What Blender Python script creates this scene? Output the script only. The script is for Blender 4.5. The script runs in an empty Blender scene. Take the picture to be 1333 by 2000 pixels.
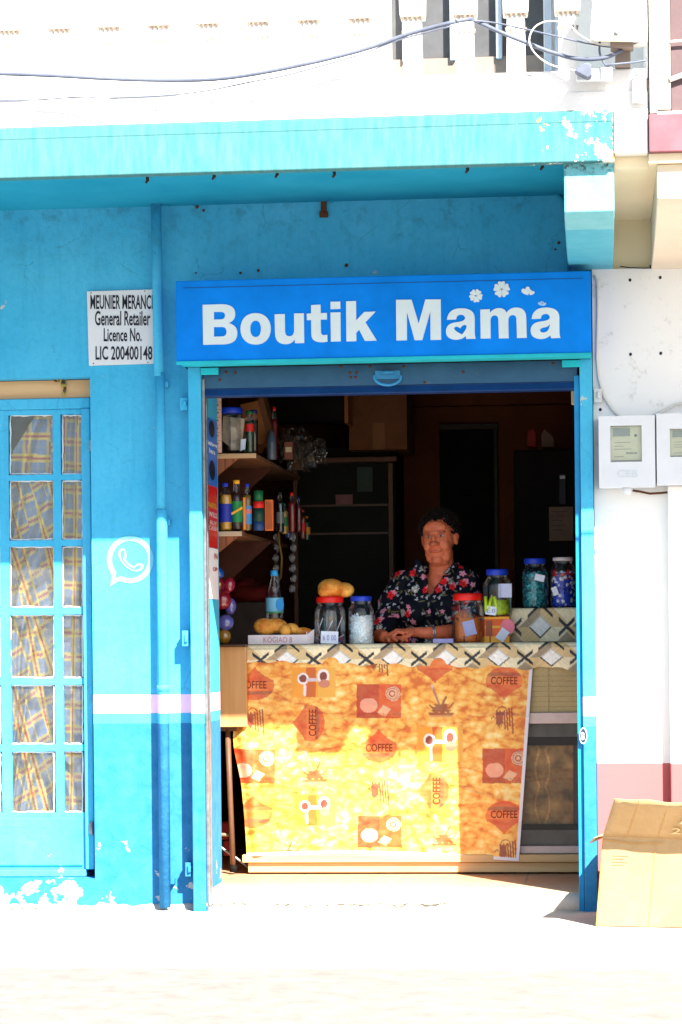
import bpy, bmesh, math, random
import numpy as np
from mathutils import Vector, Matrix, noise, geometry
SC = bpy.context.scene
COL = SC.collection
rnd = random.Random(7)
R = math.radians

# ------------------------------------------------------------------ camera
F, CX, CY = 5000.0, 666.5, 1245.0          # focal length and principal point in photo pixels
PSI, RHO = R(5.8), R(0.59)
CAM = Vector((0, -10.5, 1.05))
fw = Vector((-math.sin(PSI), math.cos(PSI), 0)); rt0 = Vector((math.cos(PSI), math.sin(PSI), 0)); up0 = Vector((0, 0, 1))
rt = rt0*math.cos(RHO) - up0*math.sin(RHO); up = up0*math.cos(RHO) + rt0*math.sin(RHO)
cd = bpy.data.cameras.new('camera'); cam = bpy.data.objects.new('camera', cd); COL.objects.link(cam)
cam.matrix_world = Matrix(((rt.x, up.x, -fw.x, CAM.x), (rt.y, up.y, -fw.y, CAM.y), (rt.z, up.z, -fw.z, CAM.z), (0, 0, 0, 1)))
cd.sensor_fit = 'VERTICAL'; cd.sensor_height = 36; cd.lens = F/2000*36
cd.shift_y = (CY-1000)/2000; cd.clip_end = 500; cd.clip_start = 0.1
SC.camera = cam

# ------------------------------------------------------------------ light
EL, AZ = R(41.2), R(32)                      # sun height; angle to the right of the facade normal
tosun = Vector((math.sin(AZ)*math.cos(EL), -math.cos(AZ)*math.cos(EL), math.sin(EL)))
w = bpy.data.worlds.new("World"); SC.world = w; w.use_nodes = True
nt = w.node_tree; bg = nt.nodes['Background']
sky = nt.nodes.new('ShaderNodeTexSky'); sky.sky_type = 'NISHITA'; sky.sun_disc = False
sky.sun_elevation = EL; sky.sun_rotation = math.atan2(tosun.x, tosun.y)
sky.air_density = 1.0; sky.dust_density = 1.0; sky.ozone_density = 1.0
nt.links.new(sky.outputs[0], bg.inputs[0]); bg.inputs[1].default_value = 0.055
sl = bpy.data.lights.new('sun', 'SUN'); sl.energy = 5.0; sl.angle = R(0.5); sl.color = (1, 0.90, 0.79)
so = bpy.data.objects.new('sun', sl); COL.objects.link(so); so.location = tosun*20
so.rotation_euler = tosun.to_track_quat('Z', 'Y').to_euler()
SC.view_settings.view_transform = 'Standard'; SC.view_settings.look = 'None'
SC.view_settings.exposure = 2.25; SC.view_settings.gamma = 1; SC.view_settings.use_curve_mapping = False
SC.cycles.max_bounces = 8; SC.cycles.transparent_max_bounces = 16

# ------------------------------------------------------------------ helpers: photo pixel -> point on a plane of the place
def W(px, py, Y):
    d = fw + rt*((px-CX)/F) - up*((py-CY)/F)
    return CAM + d*((Y-CAM.y)/d.y)
def X(px, Y, py=1245): return W(px, py, Y).x
def Z(py, Y, px=750): return W(px, py, Y).z
def lin(c):
    return tuple((v/255/12.92 if v <= 10 else ((v/255+0.055)/1.055)**2.4) for v in c[:3]) + (1.0,)

WL = {}
class MB:
    def __init__(s): s.v = []; s.f = []; s.m = []; s.s = []; s.c = None
    def add(s, vs, fs, mi=0, sm=False):
        o = len(s.v); s.v += [tuple(v) for v in vs]
        for f in fs: s.f.append(tuple(i+o for i in f)); s.m.append(mi); s.s.append(sm)
        return s
    def box(s, x0, x1, y0, y1, z0, z1, mi=0):
        x0, x1 = min(x0, x1), max(x0, x1); y0, y1 = min(y0, y1), max(y0, y1); z0, z1 = min(z0, z1), max(z0, z1)
        vs = [(x, y, z) for z in (z0, z1) for y in (y0, y1) for x in (x0, x1)]
        return s.add(vs, [(0, 2, 3, 1), (4, 5, 7, 6), (0, 1, 5, 4), (2, 6, 7, 3), (0, 4, 6, 2), (1, 3, 7, 5)], mi)
    def pb(s, x0, y0, x1, y1, Yf, Yb, mi=0):       # photo rectangle at depth Yf, extruded to Yb
        ym, xm = (y0+y1)/2, (x0+x1)/2
        return s.box(X(x0, Yf, ym), X(x1, Yf, ym), Yf, Yb, Z(y1, Yf, xm), Z(y0, Yf, xm), mi)
    def prism(s, poly, y0, y1, mi=0):              # polygon in x,z extruded in y
        n = len(poly); a = sum(poly[i][0]*poly[(i+1) % n][1]-poly[(i+1) % n][0]*poly[i][1] for i in range(n))
        if a < 0: poly = poly[::-1]
        vs = [(p[0], y0, p[1]) for p in poly] + [(p[0], y1, p[1]) for p in poly]
        fs = [tuple(range(n)), tuple(range(2*n-1, n-1, -1))] + [(i, i+n, (i+1) % n+n, (i+1) % n) for i in range(n)]
        return s.add(vs, fs, mi)
    def pprism(s, pts, Yf, Yb, mi=0):
        return s.prism([(W(p[0], p[1], Yf).x, W(p[0], p[1], Yf).z) for p in pts], Yf, Yb, mi)
    def tube(s, pts, r, n=8, mi=0, cap=True):
        pts = [Vector(p) for p in pts]; k = len(pts); rr = r if isinstance(r, (list, tuple)) else [r]*k
        vs = []; prev = None
        for i, p in enumerate(pts):
            t = (pts[min(i+1, k-1)]-pts[max(i-1, 0)]).normalized()
            if prev is None:
                a = t.cross(Vector((0, 0, 1)));
                if a.length < .1: a = t.cross(Vector((0, 1, 0)))
            else: a = prev - t*prev.dot(t)
            a.normalize(); prev = a; b = t.cross(a)
            for j in range(n):
                q = 2*math.pi*j/n; vs.append(p + (a*math.cos(q)+b*math.sin(q))*rr[i])
        fs = [(i*n+j, i*n+(j+1) % n, (i+1)*n+(j+1) % n, (i+1)*n+j) for i in range(k-1) for j in range(n)]
        s.add(vs, fs, mi, True); o = len(s.v)-n*k
        if cap:
            for f in (tuple(range(o, o+n))[::-1], tuple(range(o+n*(k-1), o+n*k))): s.f.append(f); s.m.append(mi); s.s.append(False)
        return s
    def lathe(s, prof, c, n=24, mi=0, sx=1, sy=1, close=True):
        vs = [(c[0]+r*math.cos(2*math.pi*j/n)*sx, c[1]+r*math.sin(2*math.pi*j/n)*sy, c[2]+z) for r, z in prof for j in range(n)]
        k = len(prof)
        s.add(vs, [(i*n+j, i*n+(j+1) % n, (i+1)*n+(j+1) % n, (i+1)*n+j) for i in range(k-1) for j in range(n)], mi, True)
        if close:
            o = len(s.v)-n*k
            if prof[0][0] > 1e-4: s.f.append(tuple(range(o, o+n))[::-1]); s.m.append(mi); s.s.append(False)
            if prof[-1][0] > 1e-4: s.f.append(tuple(range(o+n*(k-1), o+n*k))); s.m.append(mi); s.s.append(False)
        return s
    def ell(s, c, r, rot=None, mi=0, n=12, k=8, jit=0):
        c = Vector(c); M = rot.to_matrix() if rot else Matrix.Identity(3)
        vs = []
        for i in range(k+1):
            t = math.pi*i/k
            for j in range(n):
                q = 2*math.pi*j/n
                p = Vector((math.sin(t)*math.cos(q), math.sin(t)*math.sin(q), math.cos(t)))
                if jit: p *= 1+jit*noise.noise(p*2.1+c*50)
                vs.append(c + M @ Vector((p.x*r[0], p.y*r[1], p.z*r[2])))
        return s.add(vs, [(i*n+j, (i+1)*n+j, (i+1)*n+(j+1) % n, i*n+(j+1) % n) for i in range(k) for j in range(n)], mi, True)
    def build(s, name, mats, parent=None, bevel=0, origin=None, subd=0, solid=0):
        v = np.array(s.v, dtype=float)
        if origin is None:
            lo, hi = v.min(0), v.max(0); origin = Vector(((lo[0]+hi[0])/2, (lo[1]+hi[1])/2, lo[2]))
        v = v - np.array(origin)
        me = bpy.data.meshes.new(name); me.from_pydata(v.tolist(), [], s.f)
        if not isinstance(mats, (list, tuple)): mats = [mats]
        for m in mats: me.materials.append(m)
        me.polygons.foreach_set('material_index', s.m); me.polygons.foreach_set('use_smooth', s.s)
        if s.c is not None:
            a = me.color_attributes.new('paint', 'FLOAT_COLOR', 'POINT')
            a.data.foreach_set('color', np.array(s.c, dtype=np.float32).ravel())
        me.update()
        o = bpy.data.objects.new(name, me); COL.objects.link(o)
        if parent is not None:
            o.parent = parent; o.location = Vector(origin)-WL[parent]
        else: o.location = origin
        WL[o] = Vector(origin)
        if bevel:
            b = o.modifiers.new('bevel', 'BEVEL'); b.width = bevel; b.segments = 2; b.limit_method = 'ANGLE'; b.angle_limit = R(40)
        if subd:
            b = o.modifiers.new('subd', 'SUBSURF'); b.levels = subd; b.render_levels = subd
        if solid:
            b = o.modifiers.new('solid', 'SOLIDIFY'); b.thickness = solid; b.offset = 0
        return o
def tag(o, label, cat, group=None, kind=None):
    if label: o['label'] = label
    if cat: o['category'] = cat
    if group: o['group'] = group
    if kind: o['kind'] = kind
    return o
def thing(name, label, cat, loc, group=None):
    o = bpy.data.objects.new(name, None); COL.objects.link(o); o.location = loc; o.empty_display_size = .1
    WL[o] = Vector(loc); return tag(o, label, cat, group)
def structure(o): o['kind'] = 'structure'; return o

def gridwall(mb, xs, zs, solid, y0, y1, mi=0):     # wall of cells with openings; only outer faces
    nx, nz = len(xs)-1, len(zs)-1
    S = lambda i, j: 0 <= i < nx and 0 <= j < nz and solid(i, j)
    for i in range(nx):
        for j in range(nz):
            if not S(i, j): continue
            a, b, c, d = xs[i], xs[i+1], zs[j], zs[j+1]
            mb.add([(a, y0, c), (b, y0, c), (b, y0, d), (a, y0, d)], [(0, 1, 2, 3)], mi)
            mb.add([(a, y1, c), (b, y1, c), (b, y1, d), (a, y1, d)], [(3, 2, 1, 0)], mi)
            if not S(i-1, j): mb.add([(a, y0, c), (a, y1, c), (a, y1, d), (a, y0, d)], [(3, 2, 1, 0)], mi)
            if not S(i+1, j): mb.add([(b, y0, c), (b, y1, c), (b, y1, d), (b, y0, d)], [(0, 1, 2, 3)], mi)
            if not S(i, j-1): mb.add([(a, y0, c), (b, y0, c), (b, y1, c), (a, y1, c)], [(3, 2, 1, 0)], mi)
            if not S(i, j+1): mb.add([(a, y0, d), (b, y0, d), (b, y1, d), (a, y1, d)], [(0, 1, 2, 3)], mi)

def path(cmds, n=6):                               # [(x,y) | ('Q',cx,cy,x,y)] -> polyline
    out = []
    for c in cmds:
        if c[0] == 'Q':
            p0 = out[-1]; _, cx, cy, x, y = c
            for i in range(1, n+1):
                t = i/n; out.append(((1-t)**2*p0[0]+2*t*(1-t)*cx+t*t*x, (1-t)**2*p0[1]+2*t*(1-t)*cy+t*t*y))
        else: out.append(c)
    return out
def fill(mb, loops, place, thick=(0, 0, 0), mi=0):  # triangulated flat shape with holes, optional thickness vector
    L = [[Vector((p[0], p[1], 0)) for p in l] for l in loops]
    tris = geometry.tessellate_polygon(L); flat = [p for l in L for p in l]
    vs = [Vector(place(p.x, p.y)) for p in flat]; n = len(vs); fs = []
    for t in tris:
        a, b, c = (vs[i] for i in t); nrm = (b-a).cross(c-a)
        if nrm.length < 1e-12: continue
        fs.append(tuple(t) if nrm.y < 0 else tuple(t)[::-1])
    if any(thick):
        vs2 = [v+Vector(thick) for v in vs]
        side = []; o = 0
        for l in L:
            k = len(l); side += [(o+i, o+(i+1) % k, o+(i+1) % k+n, o+i+n) for i in range(k)]; o += k
        mb.add(vs+vs2, fs+side, mi)
    else: mb.add(vs, fs, mi)
_txt = {}
def glyphs(s, bold=0.0):
    k = (s, bold)
    if k not in _txt:
        c = bpy.data.curves.new('t', 'FONT'); c.body = s; c.size = 1; c.offset = bold; c.resolution_u = 3
        o = bpy.data.objects.new('t', c); COL.objects.link(o); bpy.context.view_layer.update()
        me = bpy.data.meshes.new_from_object(o.evaluated_get(bpy.context.evaluated_depsgraph_get()))
        v = np.array([tuple(q.co[:2]) for q in me.vertices]); f = [tuple(p.vertices) for p in me.polygons]
        bpy.data.objects.remove(o); bpy.data.curves.remove(c); bpy.data.meshes.remove(me)
        lo, hi = v.min(0), v.max(0); _txt[k] = ((v-lo)/(hi-lo), f)
    return _txt[k]
def text(mb, s, x0, y0, x1, y1, Y, mi=0, bold=0.0, place=None, rot=0):
    v, f = glyphs(s, bold); place = place or (lambda a, b: W(a, b, Y))
    cx, cy = (x0+x1)/2, (y0+y1)/2; vs = []
    for a, b in v:
        dx, dy = (a-.5)*(x1-x0), (.5-b)*(y1-y0)
        c, q = math.cos(rot), math.sin(rot)
        vs.append(place(cx+dx*c-dy*q, cy+dx*q+dy*c))
    ff = []
    for t in f:
        n = (vs[t[1]]-vs[t[0]]).cross(vs[t[2]]-vs[t[0]]); ff.append(t if n.y < 0 else t[::-1])
    mb.add(vs, ff, mi)

# ------------------------------------------------------------------ materials
class NT:
    def __init__(s, name):
        s.m = bpy.data.materials.new(name); s.m.use_nodes = True; s.t = s.m.node_tree
        s.p = s.t.nodes['Principled BSDF']; s.pos = None
    def n(s, ty, **kw):
        x = s.t.nodes.new(ty)
        for k, v in kw.items(): setattr(x, k, v)
        return x
    def l(s, a, b): s.t.links.new(a, b)
    def P(s):
        if not s.pos: s.pos = s.n('ShaderNodeNewGeometry').outputs['Position']
        return s.pos
    def mapped(s, sc):
        m = s.n('ShaderNodeMapping'); m.inputs['Scale'].default_value = sc; s.l(s.P(), m.inputs[0]); return m.outputs[0]
    def noise(s, scale, detail=4, rough=.6, sc=None, dist=0):
        x = s.n('ShaderNodeTexNoise'); x.inputs['Scale'].default_value = scale; x.inputs['Detail'].default_value = detail
        x.inputs['Roughness'].default_value = rough; x.inputs['Distortion'].default_value = dist
        s.l(s.mapped(sc) if sc else s.P(), x.inputs[0]); return x.outputs[0]
    def ramp(s, f, a, b, c0=0, c1=1):
        x = s.n('ShaderNodeMapRange'); x.clamp = True
        for i, v in enumerate((a, b, c0, c1)): x.inputs[i+1].default_value = v
        s.l(f, x.inputs[0]); return x.outputs[0]
    def math(s, op, a, b=None):
        x = s.n('ShaderNodeMath', operation=op)
        for i, v in enumerate((a, b)):
            if v is None: continue
            if isinstance(v, (int, float)): x.inputs[i].default_value = v
            else: s.l(v, x.inputs[i])
        return x.outputs[0]
    def mix(s, f, a, b, blend='MIX'):
        x = s.n('ShaderNodeMix', data_type='RGBA', blend_type=blend)
        if isinstance(f, (int, float)): x.inputs[0].default_value = f
        else: s.l(f, x.inputs[0])
        for i, v in ((6, a), (7, b)):
            if isinstance(v, tuple): x.inputs[i].default_value = v
            else: s.l(v, x.inputs[i])
        return x.outputs[2]
    def xyz(s):
        x = s.n('ShaderNodeSeparateXYZ'); s.l(s.P(), x.inputs[0]); return x.outputs
    def out(s, col, rough=.6, metal=0, bump=None, bs=.3, bd=.003, spec=.4):
        if isinstance(col, tuple): s.p.inputs['Base Color'].default_value = col
        else: s.l(col, s.p.inputs['Base Color'])
        if isinstance(rough, (int, float)): s.p.inputs['Roughness'].default_value = rough
        else: s.l(rough, s.p.inputs['Roughness'])
        s.p.inputs['Metallic'].default_value = metal; s.p.inputs['Specular IOR Level'].default_value = spec
        if bump is not None:
            b = s.n('ShaderNodeBump'); b.inputs['Strength'].default_value = bs; b.inputs['Distance'].default_value = bd
            s.l(bump, b.inputs['Height']); s.l(b.outputs[0], s.p.inputs['Normal'])
        return s.m
def sc(c, k): return (c[0]*k, c[1]*k, c[2]*k, 1)
_mc = {}
def mat(name, rgb, rough=.6, var=.15, scale=12, metal=0, bs=.25, spec=.2, sc3=None, linear=False):
    if name in _mc: return _mc[name]
    t = NT(name); c = (tuple(rgb)+(1,))[:4] if linear else lin(rgb)
    n = t.noise(scale, 5, .65, sc3); col = t.mix(t.ramp(n, .3, .7), sc(c, 1-var), sc(c, 1+var))
    _mc[name] = t.out(col, rough, metal, n, bs, .002, spec); return _mc[name]
def painted(name, rough=.7, bs=.15, spec=.3, scale=60):  # colours from the mesh's own pattern attribute
    t = NT(name); a = t.n('ShaderNodeAttribute', attribute_name='paint')
    n = t.noise(scale, 3); return t.out(a.outputs[0], rough, 0, n, bs, .001, spec)

CYAN = (0.035, 0.48, 0.70, 1); CYAN_LIT = CYAN
zS0, zS1, zS2 = Z(1357, 0, 240), Z(1393, 0, 240), Z(1413, 0, 240)
xDp = X(150, 0, 1740)
def facade_paint(name, peel=1.0, offset=0.0, stripes=True):
    t = NT(name); x, y, z = t.xyz()
    n1 = t.noise(3.0, 6, .6); n2 = t.noise(14, 6, .7); n3 = t.noise(45, 4, .7); st = t.noise(5, 4, .6, (6, 6, .5))
    up_ = t.mix(t.ramp(n1, .3, .7), (0.044, 0.385, 0.645, 1), (0.078, 0.455, 0.72, 1))
    up_ = t.mix(t.ramp(st, .5, .8, 0, .35), up_, (0.028, 0.25, 0.45, 1))
    lo_ = t.mix(t.ramp(n2, .35, .7), (0.018, 0.155, 0.37, 1), (0.042, 0.215, 0.44, 1))
    band = (0.78, 0.58, 0.78, 1)
    up_ = t.mix(t.ramp(n3, .45, .7, 0, .3), up_, (0.03, 0.27, 0.47, 1)); up_ = t.mix(t.ramp(n2, .62, .70, 0, .35), up_, (0.10, 0.45, 0.62, 1))
    vo = t.n('ShaderNodeTexVoronoi', feature='DISTANCE_TO_EDGE'); vo.inputs['Scale'].default_value = 2.3; wp = t.mix(.12, t.P(), t.noise(6, 5)); t.l(wp, vo.inputs[0])
    ck = t.math('MULTIPLY', t.math('LESS_THAN', vo.outputs['Distance'], .004), t.math('GREATER_THAN', n1, .53))
    gt = lambda v: t.math('GREATER_THAN', z, v-offset)
    c = up_
    if stripes: c = t.mix(gt(zS2), lo_, up_); c = t.mix(gt(zS1), c, band); c = t.mix(gt(zS0), c, up_)
    # mould under the soffit, in dark patches, and chips low down where the plaster has come away
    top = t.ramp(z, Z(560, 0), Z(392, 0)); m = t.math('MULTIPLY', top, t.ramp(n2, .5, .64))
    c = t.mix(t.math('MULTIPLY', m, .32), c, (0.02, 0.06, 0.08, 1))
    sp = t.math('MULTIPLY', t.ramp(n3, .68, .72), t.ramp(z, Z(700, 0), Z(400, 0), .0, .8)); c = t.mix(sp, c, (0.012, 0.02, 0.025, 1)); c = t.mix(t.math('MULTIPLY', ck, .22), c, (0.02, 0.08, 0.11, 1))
    low = t.math('ADD', t.ramp(z, Z(1600, 0), Z(1765, 0), 0, .13*peel), t.math('MULTIPLY', t.math('LESS_THAN', x, xDp), t.ramp(z, Z(1716, 0), Z(1735, 0), 0, .10)))
    pl = t.math('GREATER_THAN', t.math('ADD', t.noise(8, 9, .62), low), .69)
    c = t.mix(t.math('MULTIPLY', pl, .8), c, (0.50, 0.50, 0.46, 1))
    h = t.math('ADD', t.math('MULTIPLY', n3, .5), n2)
    return t.out(c, .8, 0, t.math('ADD', h, t.math('MULTIPLY', n1, 1.5)), .5, .006, .08)
M = {}
M['wall'] = facade_paint('cyan_wall_paint')
M['frame'] = facade_paint('cyan_steel_paint', .6); M['frame_r'] = facade_paint('cyan_steel_paint_right', .3, .022); M['door'] = facade_paint('cyan_door_paint', .8, 0, False)
def _fascia():
    t = NT('fascia_paint'); x, y, z = t.xyz()
    n1 = t.noise(2.5, 6, .6); n2 = t.noise(12, 8, .7); n3 = t.noise(40, 5, .7); st = t.noise(9, 6, .65, (5, 1, .8))
    c = t.mix(t.ramp(st, .35, .7), (0.042, 0.17, 0.19, 1), (0.085, 0.21, 0.224, 1))
    c = t.mix(t.ramp(n1, .45, .75, 0, .5), c, (0.05, 0.20, 0.22, 1))
    xr = t.ramp(x, X(930, -1.25, 280), X(1200, -1.25, 280), 0, .24)
    pl = t.math('GREATER_THAN', t.math('ADD', n2, xr), .73); c = t.mix(pl, c, (0.75, 0.73, 0.68, 1))
    yl = t.math('MULTIPLY', t.math('GREATER_THAN', t.math('ADD', n1, xr), .74), t.math('GREATER_THAN', n2, .5)); c = t.mix(yl, c, (0.65, 0.42, 0.08, 1))
    dk = t.math('MULTIPLY', t.math('GREATER_THAN', n3, .66), t.ramp(x, X(980, -1.25, 280), X(1180, -1.25, 280))); c = t.mix(dk, c, (0.1, 0.12, 0.12, 1))
    wh = t.math('GREATER_THAN', x, t.math('ADD', X(1183, -1.25, 280), t.math('MULTIPLY', n2, .06))); c = t.mix(wh, c, (0.8, 0.79, 0.76, 1))
    return t.out(c, .8, 0, n2, .4, .005, .1)
M['fascia'] = _fascia()
M['soffit'] = mat('soffit_paint', (0, 0, 0), .6, .1) if False else None
def _soffit():
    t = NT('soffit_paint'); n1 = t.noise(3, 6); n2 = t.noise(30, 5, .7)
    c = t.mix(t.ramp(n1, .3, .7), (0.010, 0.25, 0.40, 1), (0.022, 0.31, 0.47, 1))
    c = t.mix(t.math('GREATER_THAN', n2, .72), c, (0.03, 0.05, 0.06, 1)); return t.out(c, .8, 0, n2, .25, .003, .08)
M['soffit'] = _soffit()
def _white(name, base, dirt=.5, thr=.62, k=1.0):
    t = NT(name); n1 = t.noise(2.2, 6, .6); n2 = t.noise(16, 7, .72); n3 = t.noise(55, 4, .7)
    b = sc(base, k); c = t.mix(t.ramp(n1, .35, .75, 0, .5), b, sc(b, .82))
    c = t.mix(t.ramp(n2, thr, thr+.12, 0, dirt), c, (0.22, 0.21, 0.19, 1))
    return t.out(c, .75, 0, t.math('ADD', n2, n3), .35, .004, .25)
M['white'] = _white('white_render', (0.80, 0.79, 0.77), .15)
M['white_dirty'] = _white('grimy_white_render', (0.62, 0.64, 0.66), .55, .58)
M['cream'] = _white('cream_render', (0.90, 0.79, 0.57), .6, .64)
M['pink'] = mat('pink_paint', (0.24, 0.092, 0.115), .7, .18, 9, linear=True)
def _dado():
    t = NT('neighbour_paint'); x, y, z = t.xyz(); n2 = t.noise(16, 7, .72); n1 = t.noise(2.2, 6)
    b = t.mix(t.ramp(n1, .35, .75, 0, .4), (0.78, 0.80, 0.83, 1), (0.66, 0.68, 0.70, 1)); b = t.mix(t.ramp(n2, .58, .7, 0, .5), b, (0.30, 0.29, 0.27, 1))
    up2 = t.ramp(z, Z(800, 0, 1240), Z(1100, 0, 1240)); b = t.mix(up2, b, (0.78, 0.77, 0.75, 1))
    c = t.mix(t.math('LESS_THAN', z, Z(1490, 0, 1240)), b, (0.42, 0.105, 0.11, 1)); return t.out(c, .7, 0, n2, .3, .003)
M['dado'] = _dado()
def _ground(name, c0, c1, s=6):
    t = NT(name); n1 = t.noise(s, 8, .7); n2 = t.noise(90, 4, .7)
    c = t.mix(t.ramp(n1, .3, .7), c0, c1); return t.out(c, .85, 0, t.math('ADD', n1, n2), .4, .004, .2)
M['pave'] = _ground('pale_concrete', (0.33, 0.32, 0.295, 1), (0.44, 0.425, 0.395, 1))
M['road'] = _ground('sunbleached_road', (0.145, 0.142, 0.134, 1), (0.235, 0.228, 0.213, 1), 9)
def _tile():
    t = NT('floor_tile'); b = t.n('ShaderNodeTexBrick'); b.offset = 0; t.l(t.P(), b.inputs[0])
    b.inputs['Scale'].default_value = 1; b.inputs['Brick Width'].default_value = .33; b.inputs['Row Height'].default_value = .33; b.inputs['Mortar Size'].default_value = .004
    b.inputs[1].default_value = (0.46, 0.23, 0.12, 1); b.inputs[2].default_value = (0.52, 0.27, 0.15, 1); b.inputs[3].default_value = (0.2, 0.13, 0.1, 1)
    n = t.noise(25, 6); x_, y_, z_ = t.xyz(); wr = t.math('ADD', t.ramp(n, .35, .75, 0, .5), t.ramp(y_, .50, .05, 0, .75)); c = t.mix(wr, b.outputs[0], (0.58, 0.44, 0.30, 1)); return t.out(c, .5, 0, n, .1, .002)
M['tile'] = _tile()
def wood(name, c0, c1, s=9, horiz=True, rough=.5):
    t = NT(name); n = t.noise(s, 6, .6, (.35, 1, 5) if horiz else (5, 1, .35), .6)
    c = t.mix(t.ramp(n, .3, .7), c0, c1); return t.out(c, rough, 0, n, .15, .001)
M['tan_wood'] = wood('tan_wood', (0.48, 0.28, 0.13, 1), (0.60, 0.38, 0.19, 1), 6)
M['counter_wood'] = wood('counter_wood', (0.50, 0.24, 0.085, 1), (0.60, 0.33, 0.13, 1), 5, False)
M['plinth_wood'] = wood('plinth_wood', (0.50, 0.30, 0.12, 1), (0.62, 0.42, 0.20, 1), 8)
def _tg():
    t = NT('panelled_wood'); x, y, z = t.xyz(); wv = t.math('FRACT', t.math('MULTIPLY', t.math('ADD', x, y), 28)); g = t.math('LESS_THAN', wv, .14)
    n = t.noise(12, 5, .6, (4, 4, .4)); c = t.mix(t.ramp(n, .3, .7), (0.20, 0.055, 0.016, 1), (0.28, 0.085, 0.025, 1)); c = t.mix(g, c, (0.08, 0.02, 0.008, 1)); return t.out(c, .5)
M['tg'] = _tg()
M['dark_wood'] = wood('dark_brown_wood', (0.055, 0.020, 0.010, 1), (0.08, 0.03, 0.014, 1))
M['card'] = _ground('cardboard', (0.36, 0.235, 0.115, 1), (0.46, 0.315, 0.165, 1), 7)
M['card_in'] = mat('cardboard_inside', (0.46, 0.235, 0.07), .85, .12, 9, linear=True)
M['card_dark'] = mat('brown_carton', (0.16, 0.065, 0.025), .8, .2, 5, linear=True)
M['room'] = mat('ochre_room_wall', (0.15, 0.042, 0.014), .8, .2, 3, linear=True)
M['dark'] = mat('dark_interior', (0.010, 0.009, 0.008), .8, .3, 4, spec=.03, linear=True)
M['black'] = mat('black_enamel', (0.008, 0.007, 0.007), .6, .3, 4, spec=.03, linear=True)
M['sign_blue'] = mat('sign_blue_vinyl', (0.003, 0.20, 0.74), .7, .16, 4, spec=.06, linear=True)
M['sign_edge'] = mat('sign_cyan_edge', (0.02, 0.42, 0.52), .7, .15, 9, spec=.08, linear=True)
M['sign_white'] = mat('sign_white_vinyl', (0.62, 0.70, 0.74), .4, .05, 9, linear=True)
M['plate'] = mat('white_enamel_plate', (0.64, 0.66, 0.70), .35, .05, 5, linear=True)
M['ink'] = mat('black_ink', (0.012, 0.014, 0.03), .5, .1, linear=True)
def _shutter():
    t = NT('blue_shutter_paint'); n = t.noise(9, 7, .7); n3 = t.noise(30, 6, .75)
    c = t.mix(t.ramp(n, .3, .7), (0.003, 0.055, 0.135, 1), (0.010, 0.085, 0.18, 1)); c = t.mix(t.ramp(n3, .62, .7, 0, .7), c, (0.10, 0.075, 0.04, 1)); return t.out(c, .45, 0, n3, .2, .002)
M['shutter'] = _shutter()
M['shutter_lip'] = mat('navy_steel', (0.006, 0.035, 0.14), .4, .2, 12, linear=True)
M['steel'] = mat('weathered_steel', (0.20, 0.22, 0.24), .4, .3, 30, metal=.7, linear=True)
M['rust'] = mat('rust', (0.10, 0.035, 0.015), .8, .4, 40, linear=True)
M['channel'] = mat('guide_channel_paint', (0.01, 0.22, 0.48), .5, .2, 8, linear=True)
M['cable'] = mat('grey_cable_sheath', (0.10, 0.12, 0.17), .5, .15, 30, linear=True)
M['cable_w'] = mat('white_cable_sheath', (0.6, 0.6, 0.6), .5, .1, 30, linear=True)
M['plastic_w'] = mat('white_plastic', (0.62, 0.66, 0.72), .35, .04, 8, linear=True)
M['greywin'] = mat('grey_window', (0.075, 0.080, 0.088), .35, .3, 5, linear=True)
M['taupe'] = mat('taupe_panel', (0.24, 0.19, 0.165), .7, .12, 6, linear=True)
M['brownpane'] = mat('brown_shutter_paint', (0.105, 0.072, 0.078), .6, .2, 10, linear=True)
M['greyframe'] = mat('greyish_frame', (0.34, 0.29, 0.27), .6, .1, 10, linear=True)
M['bluewhite'] = mat('pale_blue_frame', (0.42, 0.50, 0.60), .6, .1, 10, linear=True)
def glassy(name, tint=(1, 1, 1, 1), rough=.05, dirt=0.0, dcol=(0.5, 0.5, 0.5, 1), base=.08):
    t = NT(name); t.t.nodes.remove(t.p); o = t.t.nodes['Material Output']
    tr = t.n('ShaderNodeBsdfTransparent'); tr.inputs[0].default_value = tint
    g = t.n('ShaderNodeBsdfGlossy'); g.inputs['Roughness'].default_value = rough
    fr = t.n('ShaderNodeFresnel'); fr.inputs[0].default_value = 1.45
    m = t.n('ShaderNodeMixShader'); t.l(t.math('ADD', t.math('MULTIPLY', fr.outputs[0], .8), base*.5), m.inputs[0]); t.l(tr.outputs[0], m.inputs[1]); t.l(g.outputs[0], m.inputs[2])
    last = m.outputs[0]
    if dirt:
        d = t.n('ShaderNodeBsdfDiffuse'); d.inputs[0].default_value = dcol; m2 = t.n('ShaderNodeMixShader')
        n = t.noise(22, 7, .75); t.l(t.ramp(n, .35, .8, dirt*.25, dirt*1.8), m2.inputs[0]); t.l(last, m2.inputs[1]); t.l(d.outputs[0], m2.inputs[2]); last = m2.outputs[0]
    t.l(last, o.inputs[0]); return t.m
M['pane'] = glassy('dusty_window_glass', (.97, .98, 1, 1), .03, .055, (.75, .77, .74, 1), .10)
M['jar'] = glassy('clear_jar_plastic', (.99, .99, 1, 1), .07, .012, (.8, .8, .85, 1), .03)
M['darkpane'] = glassy('smoked_glass', (.35, .36, .33, 1), .03, .02, (.3, .3, .3, 1), .05)
M['bag'] = glassy('crinkled_clear_plastic', (.95, .95, .94, 1), .12, .03, (.5, .45, .4, 1), .38)
def plain(name, rgb, rough=.5, var=.08, spec=.4): return mat(name, rgb, rough, var, 20, 0, .08, spec)

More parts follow.
